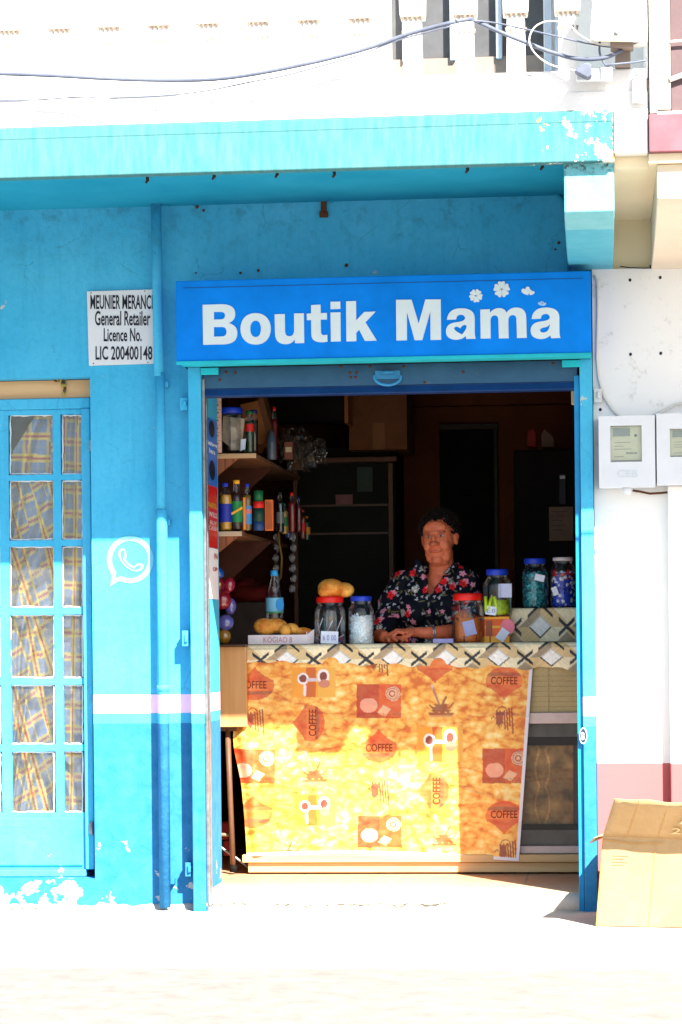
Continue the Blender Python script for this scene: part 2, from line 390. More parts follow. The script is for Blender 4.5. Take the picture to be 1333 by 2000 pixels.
# ================================================================== THE SETTING
zg = Z(1778, -.05, 700)                      # pavement level at the foot of the wall
m = MB(); m.box(-9, 9, -1.55, .3, zg-.2, zg); structure(m.build('pavement', M['pave']))
m = MB(); m.box(-60, 60, -60, -1.66, zg-.4, zg-.03); structure(m.build('road', M['road']))
m = MB(); m.box(-60, 60, -1.658, -1.553, zg-.4, zg-.004); structure(m.build('kerb', M['pave'], bevel=.01))
xL, xR = X(398, 0, 1200), X(1137, 0, 1200)   # shop doorway
# tiled floor of the shop and its broken cement edge
m = MB(); m.box(xL-.003, xR+1.2, -.02, .441, -.15, 0); m.box(xL-.5, xR+1.2, .4415, 3.4, -.15, 0); structure(m.build('floor', M['tile']))
m = MB(); pts = []
for i in range(61):
    x = xL-.02 + (xR-xL+.06)*i/60
    pts.append((x, -.035-.02*noise.noise(Vector((x*6, 0, 0)))-.012*noise.noise(Vector((x*25, 3, 0)))))
vs = []
for (x, y) in pts:
    r_ = .007*noise.noise(Vector((x*18, 9, 0)))
    vs += [(x, -.018, -.002), (x, y-.012, -.006), (x, y-.035, -.022), (x, y-.045, -.045+r_), (x, y-.038, -.062+r_), (x, y-.02, -.12)]
m.add(vs, [(i*6+k+6, i*6+k+7, i*6+k+1, i*6+k) for i in range(60) for k in range(5)], 0, True)
m.f = [tuple(reversed(f)) for f in m.f]
structure(m.build('cement_step', _ground('old_cement', (0.42, 0.38, 0.33, 1), (0.62, 0.57, 0.50, 1), 9)))

def crackline(x0, x1, y, z, a, sd):
    m = MB(); n = 120; m.tube([(x0+(x1-x0)*i/n, y-.004*noise.noise(Vector((i*.3, sd, 0))), z+a*noise.noise(Vector((i*.13, sd, 5)))+a*.6*noise.noise(Vector((i*.45, sd, 9)))) for i in range(n+1)], [.0012+.0028*abs(noise.noise(Vector((i*.2, sd, 2)))) for i in range(n+1)], 5)
    return structure(m.build('pavement_crack', M['rust'] if False else mat('crack_dirt', (.10, .085, .07), .9, .3, linear=True)))
crackline(xL+.02, X(905, -.07, 1770), -.082, Z(1766, -.08, 700), .012, 1)
crackline(-3.0, X(300, -.06, 1770), -.05, zg+.006, .010, 4)
# ================================================================== SHOP BUILDING
shop = thing('shop_building', 'blue shop building with plain canopy, white balustrade upstairs and open roller shutter', 'building', (X(700, 0), 0, zg))
zTop = Z(395, 0, 600) ; zSof = zTop
zDoorT, zDoorB = Z(738, 0, 90), Z(1716, 0, 90)
zOpenT = Z(700, 0, 760)
xD = X(181, 0, 1200); xDL = X(-230, 0, 1200)
xWE = X(1163, 0, 1200)
m = MB(); xs = [-6, xDL, xD, xL, xR, xWE]; zs = [zg-.1, -.005, zDoorB, zOpenT, zDoorT, zSof+.02]
zs = sorted([zg-.1, zDoorB, zDoorT, zOpenT, zSof+.02])
def solid(i, j):
    zc = (zs[j]+zs[j+1])/2; xc = (xs[i]+xs[i+1])/2
    if xDL < xc < xD and zDoorB < zc < zDoorT: return False
    if xL < xc < xR and zc < zOpenT: return False
    return True
gridwall(m, xs, zs, solid, 0, .44)
wall_o = m.build('wall', M['wall'], shop)
# ragged cement foot of the wall
def ragged(name, x0, x1, yb, zc, h, mt, parent):
    m = MB(); n = 80; vs = []
    for i in range(n+1):
        x = x0+(x1-x0)*i/n; a = noise.noise(Vector((x*9, 2, 1))); b = noise.noise(Vector((x*30, 5, 1)))
        t_ = zc+h*(.5*a+.35*b)
        vs += [(x, yb+.002, t_+.004), (x, yb-.010-.006*b, t_), (x, yb-.022-.01*a, t_-.02), (x, yb-.05-.02*a, zg-.02)]
    m.add(vs, [(i*4+k, i*4+k+1, i*4+k+5, i*4+k+4) for i in range(n) for k in range(3)], 0, True)
    return m.build(name, mt, parent)
ragged('wall_foot', -3.2, X(398, 0), -.001, zg+.015, .035, M['pave'], shop)

# canopy: slab, fascia, upper ledge
YF = -1.25
xFL, xFR = -6, X(1200, YF, 270); xFE = X(1266, YF, 270)
zF0, zF1, zF2 = Z(331, YF, 600), Z(256, YF, 600), Z(233, YF, 600)
m = MB(); m.box(xFR, xFE+.0015, YF+.06, .0, Z(322, YF, 1230), zF2-.004); m.build('canopy_end', M['cream'], shop)
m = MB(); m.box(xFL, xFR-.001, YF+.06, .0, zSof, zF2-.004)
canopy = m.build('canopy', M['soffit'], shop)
m = MB(); m.box(xFL, xFR, YF, YF+.058, zF0, zF2-.002); m.box(xFL, xFR, YF-.0014, YF+.057, zF1, zF2)
m.build('fascia', M['fascia'], shop, bevel=.004)
m = MB(); m.box(xFR+.001, xFE, YF-.012, YF+.056, Z(300, YF, 1230), zF2); m.build('fascia_end', M['white'], shop, bevel=.003)
# drip nails and rusty stubs hanging from the fascia lip
m = MB()
for px, py in ((287, 352), (417, 345), (540, 341), (652, 341), (912, 332), (1058, 326)):
    m = MB(); p = W(px, py, YF+.07); m.tube([p+Vector((0, 0, .03)), p+Vector((.004, 0, .0)), p+Vector((-.004, 0, -.011))], [.005, .007, .004], 6)
    m.build('rusty_stub', mat('dark_rust', (.03, .018, .012), .8, .3, 40, linear=True), shop)
# ledge and parapet base upstairs
zL0 = zF2; zL1 = Z(152, YF, 600)
m = MB(); m.box(xFL, xFE, YF+.0, YF+.30, zL0+.001, Z(196, YF, 600)); m.box(xFL, xFE, YF+.02, YF+.26, Z(196, YF, 600)+.001, zL1)
m.build('parapet', M['white'], shop, bevel=.006)
# balusters
bx = [-60+97.5*i for i in range(0, 7)] + [610, 707, 807, 908, 1007, 1108]
bx = [-75, 22, 119, 216, 313, 410, 508, 606, 706, 807, 909, 1008, 1109]
bal = None
for i, px in enumerate(bx):
    x = X(px, YF+.13, 80); zb = zL1+.001; k = .184/100  # metres per photo pixel at this depth
    if bal is None:
        m = MB(); zc = Z(45, YF+.13, 600)-zb
        def sq(z0, z1, w0, w1):
            a, b = w0/2, w1/2
            m.add([(-a, -a, z0), (a, -a, z0), (a, a, z0), (-a, a, z0), (-b, -b, z1), (b, -b, z1), (b, b, z1), (-b, b, z1)],
                  [(0, 1, 5, 4), (1, 2, 6, 5), (2, 3, 7, 6), (3, 0, 4, 7), (4, 5, 6, 7), (3, 2, 1, 0)])
        W0, W1 = 38*k, 50*k
        sq(0, zc, W0, W0*.92); sq(zc+.0005, zc+.012, W1*.95, W1); sq(zc+.0125, zc+.1, W1, W1*1.04); sq(zc+.1005, zc+.17, W1*1.0, W1*.5); sq(zc+.1705, zc+.24, W1*.5, W1*.62); sq(zc+.2405, zc+.5, W0, W0*.95)
        for q in range(5):   # carved leaf tips under the collar
            xx = -W1*.38+W1*.19*q
            m.add([(xx-W1*.09, -W1*.48, zc+.001), (xx+W1*.09, -W1*.48, zc+.001), (xx, -W0*.5-.003, zc-.022), (xx, -W0*.4, zc)], [(0, 2, 1), (0, 3, 2), (1, 2, 3)], 1)
            m.add([(xx-W1*.07, -W0*.5, zc-.05), (xx+W1*.07, -W0*.5, zc-.05), (xx, -W0*.5-.010, zc-.085), (xx, -W0*.4, zc-.05)], [(0, 2, 1), (0, 3, 2), (1, 2, 3)], 1)
        bal = m.build('baluster', [M['white'], mat('weather_stain', (.22, .17, .13), .8, .5, 60, linear=True)], shop, bevel=.003, origin=(0, 0, 0)); bal.location = Vector((x, YF+.13, zb))-WL[shop]; o = bal
    else:
        o = bal.copy(); COL.objects.link(o); o.parent = shop; o.location = Vector((x, YF+.13, zb))-WL[shop]
    o.rotation_euler.z = R(3*math.sin(i*7))
m = MB(); zc2 = Z(45, YF+.13, 600)+.5; m.box(xFL, xFE, YF+.02, YF+.24, zc2, zc2+.1); m.build('handrail', M['white'], shop, bevel=.01)
# upstairs wall, window and door behind the balustrade
YB = -.35
m = MB(); xa, xb, xe = X(762, YB, 60), X(1062, YB, 60), X(1263, YB, 60); zlo, zhi = zF2-.02, 6.2
m.box(-6, xa, YB, .2, zlo, zhi); m.box(xb, xe, YB, .2, zlo, zhi); m.box(xa+.0005, xb-.0005, YB+.06, .2, zlo, Z(152, YB, 900)); m.box(xa+.0005, xb-.0005, YB+.06, .2, 5.2, zhi)
m.build('upper_wall', M['white'], shop)
m = MB(); m.box(xa+.001, xb-.001, YB+.10, YB+.14, Z(112, YB+.1, 900), 5.19); up_win = m.build('upper_window', M['greywin'], shop)
m = MB(); m.pb(763, 112, 1062, 152, YB+.07, YB+.12); m.build('window_panel', M['taupe'], up_win)
m = MB()
for a, b in ((879, 890), (969, 981), (786, 790)):
    x0, x1 = X(a, YB+.06, 60), X(b, YB+.06, 60); m.box(x0, x1, YB+.05, YB+.098, Z(112, YB, 900)+.002, 5.15)
m.build('mullion', M['bluewhite'], up_win, bevel=.004)
m = MB(); m.pb(1064, -80, 1078, 150, YB-.02, YB-.002); m.build('door_trim', M['bluewhite'], shop, bevel=.003); m = MB(); m.pb(1084, -80, 1096, 150, YB-.02, YB-.002); m.build('door_trim', M['bluewhite'], shop, bevel=.003)
m = MB(); m.pb(1236, 155, 1262, 200, YF-.03, YF-.001); m.pb(1240, 135, 1264, 154, YF-.02, YF-.001); m.build('stone_bracket', M['white_dirty'], shop, bevel=.004)

# support bracket at the right end of the canopy: upright face, then an underside sloping back to the wall
def bracket(name, px0, px1, yt, yv, yw, Ybr, mt, parent, topz):
    x0, x1 = X(px0, Ybr, 370), X(px1, Ybr, 370); zv = Z(yv, Ybr, (px0+px1)/2); zw = Z(yw, 0, (px0+px1)/2)
    prof = [(Ybr, topz), (Ybr, zv+.02), (Ybr+.03, zv)]
    for i in range(1, 9):
        t = i/8; prof.append((Ybr+.03+(-.002-Ybr-.03)*t, zv+(zw-zv)*t - .02*math.sin(math.pi*t)))
    prof.append((-.002, topz))
    n = len(prof); m = MB(); vs = [(x0, a, b) for a, b in prof]+[(x1, a, b) for a, b in prof]
    m.add(vs, [tuple(range(n)), tuple(range(2*n-1, n-1, -1))]+[(i, i+n, (i+1) % n+n, (i+1) % n) for i in range(n)])
    return m.build(name, mt, parent, bevel=.005)
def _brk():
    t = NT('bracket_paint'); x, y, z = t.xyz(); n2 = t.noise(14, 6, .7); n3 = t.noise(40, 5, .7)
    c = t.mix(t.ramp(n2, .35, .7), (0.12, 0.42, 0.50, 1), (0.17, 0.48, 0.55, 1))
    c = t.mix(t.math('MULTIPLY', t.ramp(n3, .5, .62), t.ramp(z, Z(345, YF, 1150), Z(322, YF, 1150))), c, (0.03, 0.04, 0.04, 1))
    c = t.mix(t.math('LESS_THAN', z, Z(424, YF, 1150)-.005), c, t.mix(t.ramp(n2, .35, .7), (0.045, 0.34, 0.47, 1), (0.075, 0.40, 0.53, 1)))  # lit front and shaded underside put into the colour: pale above, bluer below
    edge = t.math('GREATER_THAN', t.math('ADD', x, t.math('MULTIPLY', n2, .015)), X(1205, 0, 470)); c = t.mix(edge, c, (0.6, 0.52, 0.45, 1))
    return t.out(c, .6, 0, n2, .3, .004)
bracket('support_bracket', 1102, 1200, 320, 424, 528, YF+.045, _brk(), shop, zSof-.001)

# drainpipe
m = MB(); YP = -.055
top_, mid_, bot_ = W(304, 386, YP), W(313, 1010, YP), W(324, 1772, YP)
top_.x = X(305, YP, 400); mid_.x = X(316, YP, 1010); bot_.x = X(323, YP, 1772)
m.tube([top_, Vector((X(311, YP, 735), YP, Z(735, YP, 310)))], .0215, 20)
m.tube([Vector((X(313, YP, 728), YP, Z(728, YP, 310))), mid_], .0195, 20)
m.tube([mid_+Vector((0, 0, .03)), Vector((mid_.x, YP, mid_.z-.02)), bot_], .0235, 20)
m.tube([Vector((X(319, YP, 1338), YP, Z(1338, YP, 318))), Vector((X(319.3, YP, 1350), YP, Z(1350, YP, 318)))], .026, 20)
dp = m.build('drainpipe', M['frame'], shop)
m = MB()
for py in (750, 1020, 1722):
    m = MB(); p = Vector((X(305+.012*py, YP, py), YP, Z(py, YP, 318))); m.box(p.x-.028, p.x+.03, YP+.01, -.002, p.z-.012, p.z+.012)
    m.build('pipe_clip', M['frame'], dp, bevel=.002)
# conduit along the top of the wall
m = MB(); cp = [(640, 388), (648, 393), (662, 386), (700, 383), (860, 379), (1000, 376), (1065, 374), (1088, 378), (1100, 392), (1107, 430), (1111, 480), (1112, 532)]
m.tube([W(a, b, -.014) for a, b in cp], .0075, 8); m.build('conduit', M['soffit'], shop)
m = MB(); m.pb(627, 386, 638, 420, -.012, -.001); m.pb(624, 412, 641, 424, -.016, -.001); m.build('rusty_bracket', M['rust'], shop, bevel=.003)
m = MB()
for px, py, r_ in ((677, 518, .008), (505, 528, .006), (470, 533, .006), (383, 533, .004), (1092, 474, .007), (1085, 487, .005), (385, 404, .008), (378, 399, .006), (398, 411, .006), (365, 400, .004)):
    m = MB(); p = W(px, py, -.003); m.lathe([(r_, 0), (r_*.8, .004)], (0, 0, 0), 8); k = len(m.v)-16
    for i in range(k, len(m.v)):
        v = m.v[i]; m.v[i] = (p.x+v[0], p.y-v[2], p.z+v[1])
    m.build('bolt_stub', M['rust'], shop)
# painted phone logo, a thin raised layer of white paint
m = MB(); L = lambda a, b: W(a, b, -.0025)
cxl, cyl = 254.5, 1095
def ringpts(rx, ry, n=40): return [(cxl+rx*math.cos(2*math.pi*i/n), cyl-2+ry*math.sin(2*math.pi*i/n)) for i in range(n)]
outer = [(cxl+46*math.cos(a), cyl-2+46.5*math.sin(a)) for a in [R(q) for q in range(-212, 121, 9)]] + [(231, 1136), (215, 1146), (218, 1128)]
inner = [(cxl+35*math.cos(a), cyl-2+36*math.sin(a)) for a in [R(q) for q in range(-212, 121, 9)]] + [(236, 1125), (226, 1129), (228, 1117)]
fill(m, [outer, inner], L)
ph = path([(233, 1074), ('Q', 243, 1066, 247, 1078), ('Q', 250, 1088, 246, 1092), ('Q', 252, 1102, 263, 1106), ('Q', 268, 1097, 279, 1101), ('Q', 285, 1106, 277, 1114), ('Q', 262, 1122, 244, 1106), ('Q', 226, 1088, 233, 1074)])
ph_in = path([(237, 1078), ('Q', 242, 1072, 243, 1080), ('Q', 245, 1087, 240, 1091), ('Q', 250, 1108, 263, 1111), ('Q', 268, 1103, 275, 1106), ('Q', 275, 1110, 270, 1112), ('Q', 260, 1116, 247, 1103), ('Q', 233, 1090, 237, 1078)])
fill(m, [ph, ph_in], L)
m.build('painted_logo', mat('pale_wall_paint', (.165, .52, .66), .8, .12, 30, linear=True), shop)

# ---- left door with small panes
YD = .09
door = None
m = MB(); dy0, dy1 = 778, 1712
m2 = MB()
xs_ = [(-225, -118), (-95, 2), (20, 107), (122, 163)]; ys_ = [(810, 927), (938, 1055), (1067, 1187), (1200, 1325), (1337, 1454), (1467, 1587)]
lean = lambda py: (py-1200)*.0105    # matches the slight lean of everything upright in the photograph's framing
xi = sorted({v for a in xs_ for v in a}); 
gx = [X(-231, YD, 1200)] + [X(v, YD, 1200) for v in xi] + [X(182, YD, 1200)]
zi = sorted({Z(v, YD, 90) for a in ys_ for v in a})
gz = [Z(1697, YD, 90)] + zi + [Z(800, YD, 90)]
def dsolid(i, j): return not (i % 2 == 1 and j % 2 == 1)
m.v = []; gridwall(m, gx, gz, dsolid, YD, YD+.03)
zb_, zt_ = gz[0], gz[-1]
m.box(gx[0], gx[-1], YD-.02, YD+.03, zt_+.001, Z(779, YD, 90))                       # top rail
m.box(X(-225, YD, 1600), X(163, YD, 1600), YD-.012, YD-.001, Z(1690, YD, 90), Z(1597, YD, 90))   # raised bottom panel
m.box(X(165, YD, 1200), X(182, YD, 1200), YD-.025, YD-.0015, zb_, zt_)                    # frame stile
m.box(gx[0], X(165, YD, 1200), YD-.03, YD+.02, Z(1711, YD, 90), zb_-.001)                    # bottom weatherboard
door = m.build('door', M['door'], shop, bevel=.004)
m = MB(); m.box(xDL+.002, xD-.002, YD-.005, YD+.04, Z(779, YD, 90)+.002, zDoorT-.003); m.build('transom_panel', M['tan_wood'], shop)
for (a, b) in xs_[1:]:
    for (c, d) in ys_:
        m = MB(); x0, x1, z0, z1 = X(a, YD, 1200)-.003, X(b, YD, 1200)+.003, Z(d, YD, 90)-.003, Z(c, YD, 90)+.003
        m.add([(x0, YD+.018, z0), (x1, YD+.018, z0), (x1, YD+.018, z1), (x0, YD+.018, z1)], [(0, 1, 2, 3)]); m.build('pane', M['pane'], door)
m = MB()
for (a, b) in xs_[1:]:       # uneven putty lines round the panes
    for (c, d) in ys_:
        P4 = [(a+1, c+1.5), (b-1, c+1.5), (b-1, d-1.5), (a+1, d-1.5), (a+1, c+1.5)]
        for k in range(4):
            n = 10; q = [W(P4[k][0]+(P4[k+1][0]-P4[k][0])*i/n+rnd.uniform(-.7, .7), P4[k][1]+(P4[k+1][1]-P4[k][1])*i/n+rnd.uniform(-.8, .8), YD+.013) for i in range(n+1)]
            m.tube(q, [rnd.uniform(.0022, .0048) for _ in q], 5)
m.build('putty', plain('old_putty', (205, 215, 220), .8), door)
for py in (870, 1618):
    m = MB(); m.pb(174, py-11, 180, py+11, YD-.036, YD-.026); m.tube([W(180, py-13, YD-.034), W(180, py+13, YD-.034)], .006, 8); m.build('hinge', M['steel'], door, bevel=.001)
m = MB(); pr = W(108, 739, YD-.012)
for i in range(9):
    p = W(108+i*2.2, 741+2*math.sin(i*1.7), YD-.012) if i < 7 else W(122+.6*(i-6), 741+(i-6)*6, YD-.012)
    m.ell(p, (.007, .006, .008), mi=i % 3)
for i in range(5):
    m.ell(W(126+1.5*math.sin(i), 748+i*5.2, YD-.014), (.006, .006, .009), mi=(i+1) % 3)
tag(m.build('cord', [M['rust'], plain('olive_cord', (60, 60, 40)), plain('yellow_bead', (150, 140, 50))]), 'short knotted cord of dark beads hanging on the wood strip over the paned door', 'cord')

# ---- plaid curtain behind the door
def plaid(u, v):
    def st(w):
        w = (w % .098)/.098
        if w < .12: return 'y'
        if w < .24: return 'r'
        if w < .36: return 'y'
        if .62 < w < .72: return 'g'
        return 'b'
    a, b = st(u), st(v)
    T = {'y': Vector((.85, .66, .10)), 'r': Vector((.50, .06, .05)), 'g': Vector((.30, .36, .38)), 'b': Vector((.19, .30, .52))}
    c = (T[a]*(3.2 if a in 'yr' else .5)+T[b]*(1.0 if b in 'yr' else .5)); k = (3.2 if a in 'yr' else .5)+(1.0 if b in 'yr' else .5)
    return c/k
m = MB(); nx, nz = 250, 330; vs = []; cs = []; keep = []
for j in range(nz+1):
    py = 800+800*j/nz
    for i in range(nx+1):
        px = -235+397*i/nx
        s_ = (py-800)/800; tie = math.exp(-((py-930)/90)**2)
        q = px + .30*(py-930)*math.exp(-((px-70)/70)**2) + 10*math.sin(py/60)
        dsp = .026*math.sin(q/9.5)+.010*math.sin(q/4.1+1+py/200)+.006*math.sin(px/23+py/37)
        p = W(px, py, YD+.085+dsp); vs.append(p)
        # each gathered fold carries the weave at its own slant
        fq = (px-.30*(py-930))/27; kf = math.floor(fq); ang = -.36+.10*math.sin(kf*2.3)
        if py < 932 and 18 < px < 100: ang = -.03; U0, V0 = (py-800)*.0023, px*.0021
        elif px > 115: ang = .03; U0, V0 = px*.0040, (py-800)*.0021
        else: U0, V0 = px*.0030+.011*kf, (py-800)*.0021+.013*kf
        U = U0*math.cos(ang)-V0*math.sin(ang)*(-1 if py < 932 and px < 100 else -1); V = -U0*math.sin(ang)+V0*math.cos(ang)
        cs.append(tuple(plaid(U, V))+(1,)); keep.append(not (15 < px < 75-(py-800)*.62))
fs = []
for j in range(nz):
    for i in range(nx):
        a = j*(nx+1)+i; q = (a, a+nx+1, a+nx+2, a+1)
        if all(keep[t] for t in q): fs.append(q)
m.add(vs, fs, 0, True); m.c = cs
tag(m.build('curtain', painted('plaid_cloth', .9)), 'blue and yellow plaid curtain hanging behind the paned door', 'curtain')
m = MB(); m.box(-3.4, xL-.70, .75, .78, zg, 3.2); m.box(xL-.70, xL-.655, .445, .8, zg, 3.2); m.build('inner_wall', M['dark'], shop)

# ---- roller shutter and its frames
YS = -.10
sh = None
m = MB(); zs0, zs1 = Z(768, YS+.03, 760), Z(704, YS+.03, 760)
xa, xb = X(392, YS+.03, 740), X(1128, YS+.03, 740)
m.box(xa, xb, YS+.03, YS+.07, Z(752, YS+.03, 760), zs1); m.box(xa, xb, YS+.034, YS+.10, zs0+.01, Z(752, YS+.03, 760)-.0005, 1)
m.add([(xa, YS+.022, zs0), (xb, YS+.022, zs0), (xb, YS+.10, zs0), (xa, YS+.10, zs0), (xa, YS+.022, zs0+.004), (xb, YS+.022, zs0+.004), (xb, YS+.034, zs0+.03), (xa, YS+.034, zs0+.03)],
      [(3, 2, 1, 0), (0, 1, 5, 4), (4, 5, 6, 7), (7, 6, 2, 3)], 1)
sh = m.build('roller_shutter', [M['shutter'], M['shutter_lip']], shop, bevel=.002)
m = MB(); cxh, cyh = 757.5, 738; pts = []
for i in range(25):
    a = R(-20+i*220/24); pts.append(W(cxh+26*math.cos(a), cyh-2+16*math.sin(a)*(1 if math.sin(a) > 0 else .5), YS-.005))
m.tube(pts, .0055, 8); m.pb(733, 724, 782, 740, YS+.018, YS+.029); m.tube([W(745, 727, YS), W(770, 727, YS)], .007, 8)
m.build('handle', mat('handle_blue', (.03, .22, .45), .35, .2, linear=True), sh)
m = MB()
for px, py in ((442, 727), (460, 728), (430, 742), (666, 716), (723, 716), (789, 716), (686, 737), (695, 737), (684, 728), (697, 728), (1080, 710), (905, 727), (830, 747)):
    m = MB(); m.ell(W(px, py, YS+.029), (.006, .003, .006), n=8, k=5); m.build('rivet', M['rust'], sh)
# frame posts: front face, then the recessed guide channel
def post(px0, px1, gx0, gx1, pyt, pyb, side):
    x0, x1 = X(px0, YS, 1200), X(px1, YS, 1200); zt = Z(pyt, YS, (px0+px1)/2)
    m = MB(); m.box(x0, x1, YS, -.001, zg-.02, zt)
    o = m.build('shutter_frame', M['frame'] if side < 0 else M['frame_r'], shop, bevel=.004)
    m = MB(); m.box(X(gx0, YS, 1200), X(gx1, YS, 1200), YS+.02, YS+.05, zg-.02, zt-.07); m.box(X(gx0, YS, 1200), X(gx1, YS, 1200), YS+.075, -.001, zg-.02, zt-.07)
    m.build('guide_channel', M['channel'] if side > 0 else M['steel'], o, bevel=.002)
    return o
pl = post(372, 397, 397.5, 403, 706, 1772, -1)
pr_ = post(1137, 1162, 1126, 1136.5, 698, 1775, 1)
m = MB(); m.pb(392, 718, 427, 732, YS-.006, YS-.0005); m.build('latch_bar', M['sign_edge'], pl, bevel=.004)
m = MB(); m.pb(1098, 703, 1134, 717, YS-.006, YS-.0005); m.build('latch_bar', M['sign_edge'], pr_, bevel=.004)
for (a, b, c, d, par) in ((352, 777, 367, 801, pl), (356, 1232, 368, 1262, pl), (362, 1685, 374, 1712, pl), (1160, 759, 1176, 786, pr_)):
    m = MB(); m.pb(a, b, d and c, d, -.075, -.055); m.pb(a, b, a+4, d, -.054, -.001); m.tube([W((a+c)/2+2, b+6, -.08), W((a+c)/2+2, d-8, -.08)], .008, 8)
    m.build('lock_lug', M['frame'] if par is pl else M['white_dirty'], par, bevel=.002)

# ---- interior shell of the shop
xRoomR = xR+1.3
m = MB(); m.box(xL-.05, xL+.0, .31, 3.4, -.1, 3.2) if False else None
m.box(xL-.65, xL-.36, .441, 3.4, -.1, 3.2)
m.build('side_wall', M['room'], shop)
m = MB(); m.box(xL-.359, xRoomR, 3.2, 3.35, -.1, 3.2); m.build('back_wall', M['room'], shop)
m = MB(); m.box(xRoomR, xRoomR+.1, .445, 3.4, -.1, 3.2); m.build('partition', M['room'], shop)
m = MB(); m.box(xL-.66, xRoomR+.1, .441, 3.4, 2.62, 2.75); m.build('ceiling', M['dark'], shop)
# doorway and lintel in the back wall
YW = 3.19
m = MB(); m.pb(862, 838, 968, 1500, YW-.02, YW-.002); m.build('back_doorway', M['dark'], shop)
m = MB(); m.pb(858, 828, 972, 838, YW-.05, YW-.003); m.pb(968, 838, 974, 1500, YW-.04, YW-.003); m.build('back_door_frame', mat('greenish_trim', (0.05, 0.042, 0.026), .6, .2, linear=True), shop)
m = MB(); m.pb(800, 757, 1160, 790, YW-.10, YW-.003); m.build('beam', M['room'], shop)
m = MB(); m.pb(1116, 745, 1127, 790, .20, .24); m.build('chain_cover', mat('cream_plastic', (0.55, 0.42, 0.25), .5, linear=True), shop, bevel=.006)

# ================================================================== NEIGHBOUR BUILDING
nb = thing('neighbour_building', 'white and cream building with pink band, standing right of the blue shop', 'building', (X(1300, 0), 0, zg))
m = MB(); m.box(xWE+.001, 6, -.03, .44, zg-.1, Z(524, -.03, 1250)); m.build('wall', M['dado'], nb)
m = MB(); m.box(xWE+.001, 6, -.0, .44, Z(524, -.03, 1250)+.001, 3.4); m.build('upper_render', M['cream'], nb)
YN = -1.28
xN0 = X(1268, YN, 260)
m = MB(); m.box(xN0, 6, YN, YN+.2, Z(296, YN, 1300), Z(222, YN, 1300)); m.build('pink_band', M['pink'], nb, bevel=.004)
m = MB(); m.box(xFE+.002, 6, YN+.03, -.001, Z(314, YN, 1300), Z(296, YN, 1300)-.001); m.box(xN0, 6, YN+.201, -.001, Z(296, YN, 1300), Z(250, YN, 1300)); m.build('canopy', M['cream'], nb)
zNs = Z(314, YN, 1300)-.001
bracket('support_bracket', 1284, 1420, 300, 396, 526, YN+.06, _white('pale_render', (0.70, 0.62, 0.50), .2), nb, zNs)
m = MB(); m.box(X(1292, YN, 350), 2, YN+.052, YN+.059, Z(383, YN, 1300), Z(377, YN, 1300)); m.build('drip_line', M['white_dirty'], nb)
# upper window
m = MB(); m.pb(1268, -200, 1283, 221, YN+.01, YN+.15); m.pb(1283.5, 214, 1500, 221, YN+.01, YN+.15); win = m.build('window', M['white'], nb, bevel=.004)
m = MB(); m.pb(1283.5, -200, 1309, 213, YN+.03, YN+.12); m.build('frame', M['greyframe'], win, bevel=.003)
m = MB(); m.pb(1310, -200, 1500, 213, YN+.05, YN+.12); m.build('panel', M['brownpane'], win)
m = MB(); m.tube([W(1308, 82, YN+.03), W(1325, 80, YN+.03), W(1420, 74, YN+.03)], .005, 8); m.tube([W(1308, 156, YN+.03), W(1330, 148, YN+.03), W(1420, 120, YN+.03)], .009, 8); m.build('window_bar', M['white'], win)
m = MB(); m.box(xFE+.004, xN0-.001, YN+.06, YN+.2, Z(296, YN, 1260), 6.2); m.build('party_wall', M['white'], nb)
m = MB(); m.box(xN0, 6, YN+.161, -.1, Z(221, YN, 1300), 6.2); m.build('upper_wall', M['white'], nb)
# service duct below the meters
m = MB(); m.pb(1309, 948, 1390, 1775, -.085, -.031); m.build('service_duct', M['dado'], nb, bevel=.006)
m = MB()
for px, py in ((1231, 547), (1290, 542), (1232, 692), (1291, 690), (1173, 800), (1272, 520)):
    m = MB(); m.ell(W(px, py, -.031), (.006, .004, .007), n=8, k=5); m.build('screw_hole', M['ink'], nb)
m = MB(); m.tube([W(a, b, -.038) for a, b in ((1160, 538), (1167, 548), (1168, 600), (1166, 700), (1170, 740), (1180, 775), (1195, 798), (1210, 814))], .0055, 8); m.build('surface_conduit', M['white_dirty'], nb)
m = MB(); m.tube([W(a, b, -.033) for a, b in ((1212, 520), (1230, 523), (1260, 524), (1290, 523))], .0022, 5); m.build('crack', M['ink'], nb)

